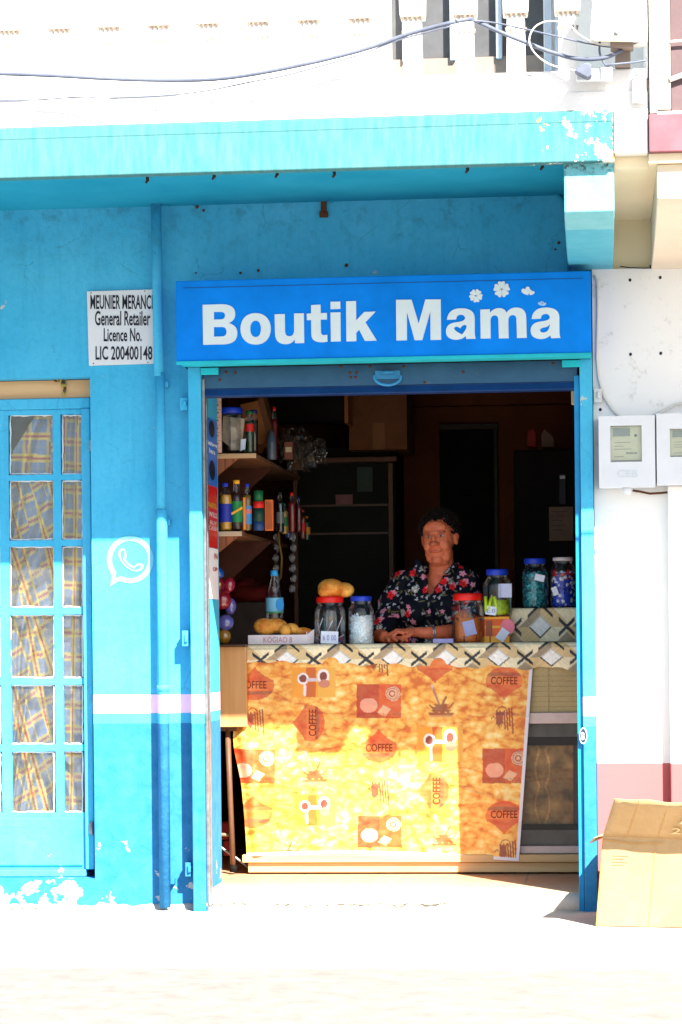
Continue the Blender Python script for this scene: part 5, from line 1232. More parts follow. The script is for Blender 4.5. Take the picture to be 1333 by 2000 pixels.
bottle(571, 1.2, 962, 1040, 8, 'dim red capped bottle far back on the lower shelf', plain('red_lid', (225, 25, 15), .4), plain('dark_red_drink', (120, 10, 8)), group='drink bottles on the lower shelf')
bottle(584, 1.35, 970, 1040, 7, 'dim maroon bottle, farthest one at the back of the lower shelf', plain('navy_cap', (15, 30, 110)), plain('maroon_drink', (90, 10, 20)), group='drink bottles on the lower shelf')
for k, (px, yy, h_, c1_, c2_) in enumerate(((556, 1.0, 60, (150, 120, 30), (20, 90, 40)), (563, 1.5, 52, (30, 60, 130), (200, 190, 60)), (592, 1.6, 58, (110, 40, 20), (205, 30, 25)), (600, 1.8, 48, (20, 70, 50), (220, 150, 40)), (450, .9, 70, (60, 30, 15), (190, 30, 30)), (474, .95, 66, (120, 60, 15), (30, 60, 160)))):
    zsh = zB+.002; pyb_ = 1245-(zsh-1.05)*5000/(yy+10.5)
    bottle(px, yy, pyb_-h_, pyb_, 7, ['dim olive bottle deep on the lower shelf', 'dim blue bottle deep on the lower shelf', 'dim brown bottle with a red cap, deep on the lower shelf', 'dim green bottle with an orange cap, farthest on the lower shelf', 'dark brown bottle peeping out behind the yellow drink', 'amber bottle with a blue cap behind the slanting band bottle'][k], plain('cap_shade_%d' % k, c2_), plain('drink_shade_%d' % k, c1_), group='drink bottles on the lower shelf', lab=(pyb_-h_*.55, pyb_-h_*.25), labm=plain('label_shade_%d' % k, c2_, .6))
for k, (bx, by_, yy, c_, lb_) in enumerate(((556, 34, 1.0, (95, 45, 25), 'small brown packet on the upper shelf behind the plastic bags'), (600, 26, 1.5, (40, 45, 60), 'low grey-blue packet deep on the upper shelf'), (574, 46, 1.7, (120, 70, 30), 'tall ochre packet at the far end of the upper shelf'))):
    zsh = zA+.002; pyb_ = 1245-(zsh-1.05)*5000/(yy+10.5); m = MB(); m.pb(bx, pyb_-by_, bx+16, pyb_, yy, yy+.06); m.pb(bx+2, pyb_-by_*.7, bx+14, pyb_-by_*.4, yy-.002, yy-.0005, 1); tag(m.build('packet', [plain('packet_paper_%d' % k, c_), plain('packet_panel', (170, 150, 120))], bevel=.003), lb_, 'packet')
# hanging sachet strips
for px, lb in ((541, 'clear sachet strip with a yellow ribbon hanging below the lower shelf'), (573, 'clear sachet strip hanging farther right below the lower shelf')):
    t = thing('sachet_strip', lb, 'sachets', tuple(W(px, 1170, 1.2)), 'hanging sachet strips')
    m = MB(); Yq = 1.2
    for k in range(6): m.ell(W(px+1.5*math.sin(k*2), 1050+k*20, Yq), (.017, .004, .023), mi=0, n=8, k=6)
    m.build('sachet', M['jar'], t)
    if px == 541: m = MB(); m.tube([W(544, 1030, Yq-.03), W(546, 1060, Yq-.03), W(551, 1090, Yq-.03), W(549, 1130, Yq-.03)], .005, 6); m.build('ribbon', plain('ochre_ribbon', (110, 80, 20)), t)

# ---- things at the back of the shop
t = thing('display_fridge', 'dim glass-fronted fridge with brownish frame against the back of the shop', 'fridge', tuple(W(665, 1400, 2.3)))
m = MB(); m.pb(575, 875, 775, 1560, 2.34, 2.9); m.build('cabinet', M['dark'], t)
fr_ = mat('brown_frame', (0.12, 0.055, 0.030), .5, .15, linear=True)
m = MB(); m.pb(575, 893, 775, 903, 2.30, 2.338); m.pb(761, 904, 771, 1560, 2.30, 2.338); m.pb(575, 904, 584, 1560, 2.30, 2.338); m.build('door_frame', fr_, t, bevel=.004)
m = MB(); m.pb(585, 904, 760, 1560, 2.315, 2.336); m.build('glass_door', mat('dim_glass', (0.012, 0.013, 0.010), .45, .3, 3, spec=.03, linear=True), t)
m = MB(); m.pb(656, 966, 689, 985, 2.30, 2.312); m.build('sticker', mat('dusty_pink', (0.22, 0.10, 0.10), .7, linear=True), t)
m = MB(); m.pb(586, 985, 759, 989, 2.31, 2.3145); m.pb(586, 1040, 759, 1044, 2.31, 2.3145); m.build('inner_shelf', M['dark_wood'], t)
m = MB(); m.pb(698, 912, 728, 960, 2.305, 2.3145); m.build('poster', mat('dim_green', (0.02, 0.04, 0.028), .5, linear=True), t)
m = MB(); m.pb(682, 752, 795, 878, 2.2, 2.7); m.pb(728, 826, 752, 878, 2.196, 2.1995, 1); tag(m.build('cardboard_box', [mat('deep_brown_card', (0.155, 0.055, 0.020), .8, linear=True), mat('parcel_tape', (0.21, 0.075, 0.02), .4, linear=True)]), 'big brown cardboard box on top of the dim fridge', 'box')
m = MB(); m.pb(535, 752, 672, 822, 1.9, 2.1); m.pb(673, 752, 680, 826, 1.88, 2.1, 1); tag(m.build('wall_cupboard', [M['dark'], mat('orange_edge', (0.26, 0.085, 0.022), .7, linear=True)]), 'dark hanging cupboard with an orange edge, left of the big cardboard box', 'cupboard')
t = thing('black_fridge', 'tall black fridge with paper notes, behind the jars at right', 'fridge', tuple(W(1080, 1500, 2.0)))
m = MB(); m.pb(1007, 877, 1240, 1560, 2.0, 2.7); m.build('cabinet', M['black'], t, bevel=.01)
m = MB(); m.pb(1073, 990, 1120, 1056, 1.99, 1.999)
for k in range(5): m.pb(1078, 998+k*9, 1108-(k*5) % 11, 1000+k*9, 1.988, 1.9895, 1)
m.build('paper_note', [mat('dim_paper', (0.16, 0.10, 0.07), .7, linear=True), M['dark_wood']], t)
m = MB(); m.pb(1092, 925, 1106, 985, 1.98, 1.999); m.build('handle', M['ink'], t, bevel=.003); m = MB(); m.pb(1094, 929, 1104, 935, 1.975, 1.9795); m.build('badge', M['steel'], t)
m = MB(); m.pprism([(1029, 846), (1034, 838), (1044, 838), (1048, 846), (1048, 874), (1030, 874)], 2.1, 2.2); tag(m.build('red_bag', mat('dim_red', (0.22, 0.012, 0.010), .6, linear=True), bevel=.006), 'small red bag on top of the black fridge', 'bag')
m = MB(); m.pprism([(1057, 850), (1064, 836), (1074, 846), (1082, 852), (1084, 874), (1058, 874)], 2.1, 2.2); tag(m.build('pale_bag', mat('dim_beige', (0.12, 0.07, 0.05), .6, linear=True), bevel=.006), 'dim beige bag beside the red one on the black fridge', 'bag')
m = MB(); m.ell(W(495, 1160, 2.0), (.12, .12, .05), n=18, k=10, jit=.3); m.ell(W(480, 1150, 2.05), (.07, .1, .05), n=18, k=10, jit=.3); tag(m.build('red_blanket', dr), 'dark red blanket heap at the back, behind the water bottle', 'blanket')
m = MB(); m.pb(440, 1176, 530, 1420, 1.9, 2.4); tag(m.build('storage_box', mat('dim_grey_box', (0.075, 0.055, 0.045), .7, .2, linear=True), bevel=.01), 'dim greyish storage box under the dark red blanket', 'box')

# ---- cardboard box on the pavement
cb = thing('cardboard_box', 'large open cardboard box standing on the pavement at the right edge', 'box', tuple(W(1270, 1815, -.75)))
YX = -.62
def V3(px, py, Y): return W(px, py, Y)
fl = V3(1164, 1810, YX); flt = V3(1180, 1634, YX); fr = V3(1500, 1852, YX-.05); frt = V3(1500, 1700, YX-.05)
fl.z = flt.z-(flt.z-zg)*1.0+.003; zf = zg+.003
fl = Vector((X(1164, YX, 1810), YX, zf)); e = Vector((1, -.18, 0)).normalized(); n_ = Vector((.18, 1, 0)).normalized()
Wd, Dp, Hh = .78, .42, (Z(1634, YX, 1180)-zf)
c0 = fl; c1 = fl+e*Wd; c2 = c1+n_*Dp; c3 = fl+n_*Dp; U = Vector((.03, .0, Hh))
m = MB(); T = .004
def panel(a, b, ua, ub, mi=0, mi2=1):
    nn = (b-a).cross(Vector((0, 0, 1))).normalized()*T; vs = [a, b, b+ub, a+ua, a-nn, b-nn, b+ub-nn, a+ua-nn]
    m.add(vs, [(0, 1, 2, 3)], mi); m.add(vs, [(7, 6, 5, 4), (0, 4, 5, 1), (1, 5, 6, 2), (2, 6, 7, 3), (3, 7, 4, 0)], mi2)
panel(c0, c1, U, U+Vector((0, 0, -.02))); panel(c1, c2, U, U); panel(c2, c3, U, U); panel(c3, c0, U, U)
m.add([c0, c1, c2, c3], [(0, 1, 2, 3)], 1); m.build('body', [M['card'], M['card_in']], cb)
m = MB(); h1 = .19; a, b = c0+U+Vector((0, 0, .002)), c1+U+Vector((0, 0, -.018)); ou = Vector((.045, -.18, h1-.035)); ou2 = Vector((.02, -.18, h1-.055))
N_ = 24; vs = []
for i in range(N_+1):
    t_ = i/N_; p = a.lerp(b, t_); o_ = ou.lerp(ou2, t_)
    for j in range(7):
        s_ = j/6; q = p+o_*s_+Vector((0, 1, 0))*(.010*noise.noise(Vector((t_*6, s_*2, 2)))*s_+.006*math.sin(s_*3.14)); q.z += .008*noise.noise(Vector((t_*9, 5, 1)))*s_; vs.append(q)
m.add(vs, [(i*7+j, (i+1)*7+j, (i+1)*7+j+1, i*7+j+1) for i in range(N_) for j in range(6)], 0, True); m.build('flap', M['card'], cb, solid=.004)
m = MB(); vs = []
for i in range(9):
    for j in range(4):
        s_ = j/3; p = (c0+U).lerp(c3+U, i/8); vs.append(p+Vector((-.05*s_, -.0, -.045*s_*s_-.0*s_+.02*s_)))
m.add(vs, [(i*4+j, (i+1)*4+j, (i+1)*4+j+1, i*4+j+1) for i in range(8) for j in range(3)], 0, True); m.build('flap', M['card'], cb, solid=.004)
pl0 = lambda t_, s_: a.lerp(b, t_)+ou.lerp(ou2, t_)*s_+Vector((0, -.010, 0))
m = MB(); v, f = glyphs('ZU', 0); vs = [pl0(.355+.085*x_, .42+.30*y_) for x_, y_ in v]; m.add(vs, f, 0); v, f = glyphs('25', 0); vs = [pl0(.33+.09*x_, .14+.16*y_) for x_, y_ in v]; m.add(vs, f, 0); m.build('printing', mat('faded_print', (0.72, 0.50, 0.27), .8, linear=True), cb)
m = MB(); 
for t_ in (.12, .27): m.add([pl0(t_, .02)+Vector((0, .007, 0)), pl0(t_+.003, .02)+Vector((0, .007, 0)), pl0(t_+.006, .98)+Vector((0, .007, 0)), pl0(t_+.003, .98)+Vector((0, .007, 0))], [(0, 1, 2, 3)])
m.build('crease', M['card_in'], cb)

# ================================================================== THE WOMAN BEHIND THE COUNTER
from mathutils import Euler
wy = 1.27
HC = W(858, 1052, wy); HC.y = wy                       # centre of the head
HR = Euler((R(5), R(-2.5), R(-13))).to_matrix()         # head turned a little to the viewer's left, tipped back
def hd(x, y, z): return HC + HR @ Vector((x, y, z))     # head frame: x viewer's right, y away from viewer, z up
def cap(m, a, b, ra, rb, n=14, mi=0):
    a, b = Vector(a), Vector(b); d = (b-a); L_ = d.length; k = max(2, int(L_/(min(ra, rb)*.5)))
    for i in range(k+1):
        t = i/k; r_ = ra+(rb-ra)*t; m.ell(a.lerp(b, t), (r_, r_, r_), None, mi, n, n//2)
def eh(m, c, r, e=None): m.ell(hd(*c), r, (HR @ (e.to_matrix() if e else Matrix.Identity(3))).to_euler(), 0, 18, 12)
m = MB()
eh(m, (0, .012, .030), (.076, .092, .082)); eh(m, (0, -.010, -.005), (.073, .074, .075)); eh(m, (0, -.022, -.045), (.064, .056, .060)); eh(m, (0, .0, -.088), (.050, .050, .028))
eh(m, (0, -.050, -.094), (.029, .025, .022)); eh(m, (-.034, -.028, -.086), (.026, .028, .024)); eh(m, (.034, -.028, -.086), (.026, .028, .024)); eh(m, (0, -.016, -.108), (.046, .040, .020)); eh(m, (-.034, -.045, -.030), (.030, .030, .034)); eh(m, (.034, -.045, -.030), (.030, .030, .034))
eh(m, (-.036, -.030, -.064), (.027, .030, .033)); eh(m, (.036, -.030, -.064), (.027, .030, .033))
eh(m, (0, -.068, .031), (.050, .014, .014)); eh(m, (0, -.050, .052), (.056, .026, .034))
eh(m, (0, -.084, -.004), (.010, .014, .028)); eh(m, (0, -.097, -.019), (.016, .013, .011)); eh(m, (-.016, -.086, -.022), (.010, .011, .009)); eh(m, (.016, -.086, -.022), (.010, .011, .009))
eh(m, (0, -.074, -.048), (.030, .012, .013)); eh(m, (0, -.080, -.0455), (.023, .005, .004)); eh(m, (0, -.079, -.0545), (.020, .006, .005))
for sx in (-1, 1): eh(m, (sx*.077, .006, -.006), (.010, .016, .030), Euler((R(12), 0, sx*R(-20)))); eh(m, (sx*.083, .012, .006), (.006, .014, .018), Euler((R(12), 0, sx*R(-30))))
neckb = W(862, 1128, wy+.03)
cap(m, hd(0, .020, -.07), neckb+Vector((0, .02, -.02)), .056, .064)
ch = W(845, 1180, wy+.05); m.ell(ch, (.12, .085, .14), None, 0, 24, 16); m.ell(W(856, 1140, wy+.03), (.062, .062, .06), None, 0, 20, 12)
# forearms on the counter
Ya = 1.05; zt = zC+.006
el1, wr1 = Vector((X(737, Ya+.08, 1235), Ya+.10, zt+.040)), Vector((X(752, Ya, 1245), Ya-.01, zt+.026))
cap(m, el1, wr1, .036, .028)
el2, wr2 = Vector((X(905, Ya+.10, 1235), Ya+.09, zt+.048)), Vector((X(836, Ya, 1236), Ya-.005, zt+.042))
cap(m, el2, wr2, .039, .029)
def finger(m, pts, r0, r1):
    for i in range(len(pts)-1):
        t0, t1 = i/(len(pts)-1), (i+1)/(len(pts)-1); cap(m, pts[i], pts[i+1], r0+(r1-r0)*t0, r0+(r1-r0)*t1, 10)
# her left hand (viewer's right) lies over the other, fingers to the viewer's left
P2 = Vector((X(805, Ya-.02, 1232), Ya-.02, zt+.046)); m.ell(P2, (.046, .036, .021), Euler((R(12), R(4), R(6))), 0, 18, 12); cap(m, wr2, P2+Vector((.02, 0, 0)), .028, .023)
for k, (dy, ln, dz) in enumerate(((-.034, .060, -.012), (-.014, .074, .000), (.007, .078, .004), (.027, .066, .002))):
    b_ = P2+Vector((-.034, dy, .004+dz*.5)); finger(m, [b_, b_+Vector((-ln*.45, -.004, .004)), b_+Vector((-ln*.78, -.006, -.010)), b_+Vector((-ln, -.007, -.024))], .0100, .0074)
b_ = P2+Vector((.006, -.034, -.004)); finger(m, [b_, b_+Vector((-.020, -.014, -.012)), b_+Vector((-.044, -.018, -.020))], .0115, .0085)
# her right hand (viewer's left) points to the counter front, below the other
P1 = Vector((X(766, Ya-.03, 1250), Ya-.035, zt+.018)); m.ell(P1, (.034, .042, .016), Euler((R(6), 0, R(35))), 0, 18, 12); cap(m, wr1, P1, .026, .020)
for k, (dx, ln, an) in enumerate(((-.024, .056, 20), (-.006, .066, 32), (.013, .068, 40), (.030, .058, 48))):
    d_ = Vector((math.sin(R(an)), -math.cos(R(an)), 0)); b_ = P1+Vector((dx, -.026+dx*.35, .000)); finger(m, [b_, b_+d_*ln*.5+Vector((0, 0, .004)), b_+d_*ln*.85+Vector((0, 0, -.004)), b_+d_*ln+Vector((0, 0, -.009))], .0095, .0072)
b_ = P1+Vector((.032, .006, .004)); finger(m, [b_, b_+Vector((.020, -.018, .000)), b_+Vector((.034, -.040, -.004))], .0115, .0088)
# hips and thighs on the stool
m.ell((ch.x, wy+.13, .62), (.21, .17, .16), None, 0, 20, 12); m.ell((ch.x, wy+.07, .82), (.17, .13, .2), None, 0, 20, 12)
for sx in (-1, 1): cap(m, (ch.x+sx*.10, wy+.08, .58), (ch.x+sx*.12, wy-.02+.32*0+.10, .56), .10, .09)
pw = thing('person', 'woman in a black shirt with red, pink and white flowers, leaning on the counter', 'person', (ch.x, wy+.1, .42))
o = m.build('body', M['ink'], pw)
rm = o.modifiers.new('r', 'REMESH'); rm.mode = 'VOXEL'; rm.voxel_size = .0034; rm.use_smooth_shade = True
sm = o.modifiers.new('s', 'SMOOTH'); sm.factor = .6; sm.iterations = 6
def bake(o):
    bpy.context.view_layer.update(); dg = bpy.context.evaluated_depsgraph_get()
    me = bpy.data.meshes.new_from_object(o.evaluated_get(dg)); o.modifiers.clear(); o.data = me; return me
me = bake(o); base = WL[o]; HRI = HR.transposed()
n = len(me.vertices); co = np.empty(n*3); me.vertices.foreach_get('co', co); co = co.reshape(-1, 3)+np.array(base)
loc = (co-np.array(HC)) @ np.array(HRI).T
g = lambda cx, cz, sx, sz: np.exp(-((loc[:, 0]-cx)/sx)**2-((loc[:, 2]-cz)/sz)**2)
front = (loc[:, 1] < -.02) & (np.abs(loc[:, 0]) < .07) & (loc[:, 2] > -.125) & (loc[:, 2] < .09)
push = .013*(g(-.030, .016, .016, .010)+g(.030, .016, .016, .010))          # eye sockets
push -= .004*(g(-.030, .014, .011, .0055)+g(.030, .014, .011, .0055))        # eyeballs
push += .0045*(g(-.030, .0225, .013, .0022)+g(.030, .0225, .013, .0022))      # lid creases
push += .004*(g(-.030, -.001, .015, .004)+g(.030, -.001, .015, .004))         # bags under the eyes
for sx in (-1, 1):                                                            # folds from nose to mouth corners
    for k in range(7):
        t = k/6; push += .0024*g(sx*(.020+.016*t), -.020-.036*t, .0035, .0060)
push += .0055*g(0, -.0500, .025, .0024)+.003*(g(-.027, -.056, .004, .005)+g(.027, -.056, .004, .005))
push += .0012*(g(0, .056, .04, .002)+g(0, .066, .04, .002)+g(0, .076, .035, .002))+.003*(g(-.006, .036, .0022, .008)+g(.006, .036, .0022, .008))
push += .003*g(0, -.066, .02, .004)
dirv = np.array(HR @ Vector((0, 1, 0)))
co += dirv[None, :]*(push*front)[:, None]
me.vertices.foreach_set('co', (co-np.array(base)).ravel())
skin = np.tile(np.array((.78, .19, .085)), (n, 1))
mott = np.array([noise.noise(Vector(c)*28) for c in co]); skin *= (1+.16*mott)[:, None]
F_ = front.astype(float)
age = np.array([noise.noise(Vector(c)*75) for c in co]); skin *= (1-.35*np.clip(age-.25, 0, 1))[:, None]
def tone(gm, c, k):
    global skin
    w_ = (F_*np.clip(gm, 0, 1)*k)[:, None]; skin = skin*(1-w_)+np.array(c)*w_
tone(g(-.030, .018, .019, .015)+g(.030, .018, .019, .015), (.34, .085, .045), .55)     # shade of the eye sockets painted into the skin colour
tone(g(-.042, -.022, .018, .014)+g(.042, -.022, .018, .014), (.80, .20, .10), .45)       # ruddy cheeks
tone(g(0, -.018, .018, .012), (.62, .15, .08), .4)
for sx in (-1, 1):  # shade of nose folds, brow creases and mouth line painted in as well
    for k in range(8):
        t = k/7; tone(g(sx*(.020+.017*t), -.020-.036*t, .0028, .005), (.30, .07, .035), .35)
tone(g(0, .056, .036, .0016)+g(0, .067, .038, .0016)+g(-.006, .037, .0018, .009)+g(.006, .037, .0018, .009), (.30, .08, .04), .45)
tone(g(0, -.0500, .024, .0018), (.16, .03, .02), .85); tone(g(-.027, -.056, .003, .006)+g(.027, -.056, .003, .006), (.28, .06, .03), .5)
lip = (F_*np.exp(-((loc[:, 0])/.020)**4-((loc[:, 2]+.0505)/.0075)**4))[:, None]; skin = skin*(1-.6*lip)+np.array((.55, .085, .06))*.6*lip
brow = F_*(np.exp(-((np.abs(loc[:, 0])-.032)/.018)**4-((loc[:, 2]-.032+.10*(np.abs(loc[:, 0])-.032))/.0042)**2)); skin = skin*(1-.75*brow[:, None])+np.array((.07, .035, .025))*.75*brow[:, None]
eye = F_*np.exp(-((np.abs(loc[:, 0])-.030)/.0105)**4-((loc[:, 2]-.0150)/.0036)**4); skin = skin*(1-.9*eye[:, None])+np.array((.62, .55, .50))*.9*eye[:, None]
iris = F_*np.exp(-((loc[:, 0]+.031)/.0052)**4-((loc[:, 2]-.0152)/.0046)**4)+F_*np.exp(-((loc[:, 0]-.029)/.0052)**4-((loc[:, 2]-.0152)/.0046)**4); skin = skin*(1-iris[:, None])+np.array((.012, .008, .006))*iris[:, None]
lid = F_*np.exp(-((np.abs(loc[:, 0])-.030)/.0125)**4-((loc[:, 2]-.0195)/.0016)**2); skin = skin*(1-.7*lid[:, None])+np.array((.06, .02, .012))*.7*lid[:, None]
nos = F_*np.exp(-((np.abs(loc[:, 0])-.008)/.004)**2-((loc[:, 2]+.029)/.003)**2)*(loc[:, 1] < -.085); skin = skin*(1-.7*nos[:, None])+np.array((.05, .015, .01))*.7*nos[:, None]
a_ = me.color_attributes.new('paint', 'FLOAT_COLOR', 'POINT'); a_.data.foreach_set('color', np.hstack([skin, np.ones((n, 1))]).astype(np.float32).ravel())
def _skin():
    t = NT('skin'); a = t.n('ShaderNodeAttribute', attribute_name='paint'); n = t.noise(160, 3)
    t.p.inputs['Subsurface Weight'].default_value = .12; t.p.inputs['Subsurface Radius'].default_value = (.01, .004, .002); t.p.inputs['Subsurface Scale'].default_value = .5
    return t.out(a.outputs[0], .5, 0, n, .12, .001, .35)
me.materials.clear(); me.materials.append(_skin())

# shirt
m = MB()
m.ell(W(843, 1185, wy+.05), (.185, .118, .165), None, 0, 28, 18); m.ell(W(843, 1165, wy+.03), (.165, .112, .10), None, 0, 28, 18)
m.ell((ch.x, wy+.07, .86), (.20, .165, .25), None, 0, 28, 18)
for dx in (-.075, .07): m.ell(W(843, 1190, wy-.035)+Vector((dx, 0, 0)), (.085, .065, .075), None, 0, 20, 14)
nl, nr = W(836, 1112, wy+.04), W(882, 1112, wy+.04)
s1, s2 = W(782, 1143, wy+.04), W(913, 1141, wy+.04)
cap(m, nl, s1, .040, .064); cap(m, nr, s2, .040, .062)
e1, e2 = W(752, 1208, wy-.03), W(925, 1212, wy-.02)
cap(m, s1, e1, .064, .060); cap(m, s2, e2, .062, .058)
cap(m, e1, Vector((X(744, Ya+.1, 1235), Ya+.085, zt+.060)), .060, .050); cap(m, e2, Vector((X(893, Ya+.1, 1235), Ya+.085, zt+.062)), .058, .050)
for (pa, pb_) in (((820, 1100), (838, 1158)), ((886, 1103), (847, 1158))):
    a_, b_ = W(pa[0], pa[1], wy-.005), W(pb_[0], pb_[1], wy-.075)
    for q in range(9):
        t_ = q/8; p_ = a_.lerp(b_, t_); m.ell(p_+Vector(((-1 if pa[0] < 850 else 1)*.012, -.004, 0)), (.020, .016, .020), None, 0, 12, 8)
o = m.build('shirt', M['ink'], pw); rm = o.modifiers.new('r', 'REMESH'); rm.mode = 'VOXEL'; rm.voxel_size = .0042; rm.use_smooth_shade = True
sm = o.modifiers.new('s', 'SMOOTH'); sm.factor = .6; sm.iterations = 8
me = bake(o); base = WL[o]; bm = bmesh.new(); bm.from_mesh(me)
vl, vr, vb = W(829, 1094, wy), W(882, 1100, wy), W(842, 1160, wy-.05)
dele = []
for v in bm.verts:
    p = v.co+base
    px_, z_ = p.x, p.z
    if z_ > vb.z and p.y < wy+.07:
        t = (z_-vb.z)/(vl.z-vb.z); lx = vb.x-.002+(vl.x-vb.x)*min(t, 1.0)**.9; rx = vb.x+.002+(vr.x-vb.x)*min(t, 1.0)**.9
        if lx < px_ < rx: dele.append(v)
    if z_ > vl.z+.004 and vl.x-.01 < px_ < vr.x+.01: dele.append(v)
    # sleeve openings
bmesh.ops.delete(bm, geom=list(set(dele)), context='VERTS')
sl1, sl2 = W(740, 1232, Ya+.05), W(882, 1230, Ya+.05)
for v in bm.verts:      # cloth folds
    p = v.co+base; f = .0045*math.sin(p.x*55+p.z*38+2*math.sin(p.z*20))+.004*noise.noise(p*14)
    if p.x < ch.x-.12: f += .005*math.sin(p.z*70-p.x*40)
    v.co += v.normal*f
bm.to_mesh(me); bm.free()
n = len(me.vertices); co = np.empty(n*3); me.vertices.foreach_get('co', co); co = co.reshape(-1, 3)+np.array(base)
rr = random.Random(11); 
def stamps(k, dmin, x0, x1, z0, z1):
    out = []
    for _ in range(6000):
        p = (rr.uniform(x0, x1), rr.uniform(z0, z1))
        if all((p[0]-q[0])**2+(p[1]-q[1])**2 > dmin**2 for q in out): out.append(p)
        if len(out) >= k: break
    return np.array(out)
uu = np.stack([co[:, 0]+.35*(co[:, 1]-wy)*np.sign(co[:, 0]-ch.x), co[:, 2]], 1)
colr = np.tile(np.array((.006, .008, .016)), (n, 1)); bx0, bx1, bz0, bz1 = ch.x-.40, ch.x+.40, .70, 1.40
def paint(ps, rad, lobes, depth, c, jit=.4, edge=None):
    global colr
    for i, p in enumerate(ps):
        d = uu-p; r_ = np.hypot(d[:, 0], d[:, 1]); th = np.arctan2(d[:, 1], d[:, 0])+i*1.7; R_ = rad*(1+jit*(rr.random()-.5)); w_ = R_*(1-depth*.5+depth*.5*np.cos(lobes*th)); msk = r_ < w_
        sh_ = (.75+.35*(r_/R_))[:, None]; colr = np.where(msk[:, None], np.array(c)*sh_*(1+.15*(rr.random()-.5)), colr)
        if edge is not None: colr = np.where((r_ < R_*.22)[:, None], np.array(edge), colr)
def leaf(ps, l, w_, c):
    global colr
    for i, p in enumerate(ps):
        a = rr.random()*6.28; d = uu-p; x = d[:, 0]*math.cos(a)+d[:, 1]*math.sin(a); y = -d[:, 0]*math.sin(a)+d[:, 1]*math.cos(a); msk = ((x/l)**2+(y/(w_*(1-.5*x/l)))**2) < 1
        colr = np.where(msk[:, None], np.array(c), colr)
leaf(stamps(150, .014, bx0, bx1, bz0, bz1), .016, .0032, (.16, .15, .07)); leaf(stamps(150, .014, bx0, bx1, bz0, bz1), .012, .003, (.26, .27, .24))
leaf(stamps(60, .02, bx0, bx1, bz0, bz1), .014, .0035, (.30, .06, .03))
paint(stamps(330, .014, bx0, bx1, bz0, bz1), .0072, 3, .7, (.72, .72, .82)); paint(stamps(70, .038, bx0, bx1, bz0, bz1), .019, 12, .75, (.88, .86, .80), .2, (.30, .26, .12))
P_ = stamps(62, .045, bx0, bx1, bz0, bz1); paint(P_+np.array((.012, .010)), .0155, 5, .35, (.92, .30, .42)); paint(P_, .0185, 5, .38, (.90, .022, .028), .3, (.45, .01, .02))
paint(stamps(44, .045, bx0, bx1, bz0, bz1), .0135, 5, .45, (.92, .32, .45))
a_ = me.color_attributes.new('paint', 'FLOAT_COLOR', 'POINT'); a_.data.foreach_set('color', np.hstack([colr, np.ones((n, 1))]).astype(np.float32).ravel())
me.materials.clear(); me.materials.append(painted('floral_cloth', .75, .1, .15, 200))
sd = o.modifiers.new('solid', 'SOLIDIFY'); sd.thickness = .0025; sd.offset = -1

# short curly dark hair
m = MB(); rr = random.Random(5)
eh(m, (0, .028, .044), (.078, .086, .076)); eh(m, (0, .045, .01), (.074, .07, .08))
for i in range(520):
    a = rr.uniform(0, 6.283); t = rr.uniform(0, 1.9)
    x, y, z = math.sin(t)*math.cos(a), math.sin(t)*math.sin(a), math.cos(t)
    p = (x*.083, .026+y*.088, .042+z*.080)
    if p[1] < -.030 and p[2] < .074: continue
    if abs(p[0]) > .05 and p[2] < -.01 and p[1] < .03: continue
    if p[2] < .012 and p[1] < .0: continue
    r_ = rr.uniform(.0045, .009); eh(m, p, (r_, r_*.8, r_*.9))
for i in range(60):
    x = rr.uniform(-.064, .064); eh(m, (x, -.044+.35*abs(x)+rr.uniform(-.006, .006), .082-6*x*x+rr.uniform(-.004, .006)), (.010, .009, .008))
hr = m.build('hair', mat('dark_hair', (.011, .008, .007), .9, .4, 90, spec=.05, linear=True), pw)
hr.modifiers.new('r', 'REMESH').mode = 'VOXEL'; hr.modifiers['r'].voxel_size = .003; hr.modifiers['r'].use_smooth_shade = True
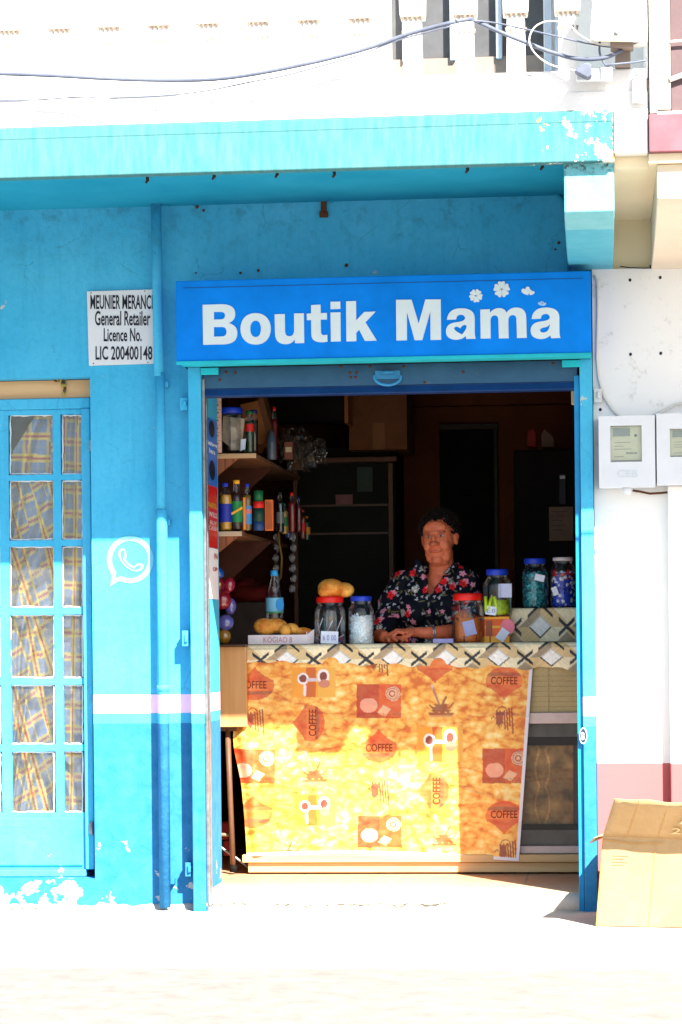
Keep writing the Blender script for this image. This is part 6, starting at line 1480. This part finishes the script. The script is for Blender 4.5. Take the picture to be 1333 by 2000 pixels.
# loose wiry strands over the curls
m = MB(); rr = random.Random(9)
for i in range(1500):
    a = rr.uniform(0, 6.283); t = rr.uniform(0, 1.85); x, y, z = math.sin(t)*math.cos(a), math.sin(t)*math.sin(a), math.cos(t)
    p = Vector((x*.084, .026+y*.088, .043+z*.081))
    if p.y < -.034 and p.z < .078: continue
    if (abs(p.x) > .05 and p.z < -.005 and p.y < .03) or (p.z < .014 and p.y < 0): continue
    nrm = Vector((x, y, z)); sd_ = Vector((rr.uniform(-1, 1), rr.uniform(-1, 1), rr.uniform(-1, 1))); L_ = rr.uniform(.008, .020)
    q = [hd(*(p+nrm*L_*k*.4+sd_*L_*.35*math.sin(k*1.4))) for k in range(4)]; m.tube(q, [.0009, .0009, .0007, .0004], 3, cap=False)
m.build('hair_strands', mat('greying_hair', (.028, .021, .018), .8, .5, 90, spec=.1, linear=True), pw)
# bracelet
m = MB(); bp = wr2.lerp(el2, .12); ax = (wr2-el2).normalized(); q1 = ax.cross(Vector((0, 0, 1))).normalized(); q2 = ax.cross(q1)
m.tube([bp+(q1*math.cos(2*math.pi*i/24)+q2*math.sin(2*math.pi*i/24))*.033 for i in range(25)], .0038, 6, cap=False); m.tube([bp+ax*.008+(q1*math.cos(2*math.pi*i/24)+q2*math.sin(2*math.pi*i/24))*.0325 for i in range(25)], .003, 6, cap=False)
m.build('bracelet', mat('silver', (.5, .5, .52), .3, .1, metal=.8, linear=True), pw)
# stool under her
m = MB(); m.lathe([(.17, .42), (.18, .43), (.18, .455), (.16, .465)], (ch.x, wy+.13, 0), 24); 
st = thing('stool', 'round stool hidden behind the counter under the woman', 'stool', (ch.x, wy+.13, 0)); m.build('seat', M['dark_wood'], st)
for k in range(4):
    a = math.pi/4+k*math.pi/2; m = MB(); m.tube([(ch.x+.12*math.cos(a), wy+.13+.12*math.sin(a), .42), (ch.x+.17*math.cos(a), wy+.13+.17*math.sin(a), .0)], .014, 8); m.build('leg', M['dark_wood'], st)

bl = lambda t_, s_: c0.lerp(c1, t_)+(U.lerp(U+Vector((0, 0, -.02)), t_))*s_+Vector((-.0009, -.0052, 0))
m = MB(); m.add([bl(.262, .01), bl(.264, .01), bl(.266, .99), bl(.264, .99)], [(0, 1, 2, 3)]); m.add([bl(.0, .965), bl(.16, .93), bl(.30, .955), bl(.30, .962), bl(.16, .94), bl(.0, .975)], [(0, 1, 2, 3, 4, 5)])
m.build('fold_mark', M['card_in'], cb)
m = MB()
for k in range(4): m.add([bl(.06, .80-k*.035), bl(.14-.02*(k % 2), .80-k*.035), bl(.14-.02*(k % 2), .808-k*.035), bl(.06, .808-k*.035)], [(0, 1, 2, 3)])
m.build('faint_print', mat('pale_print_on_card', (.33, .24, .15), .8, linear=True), cb)
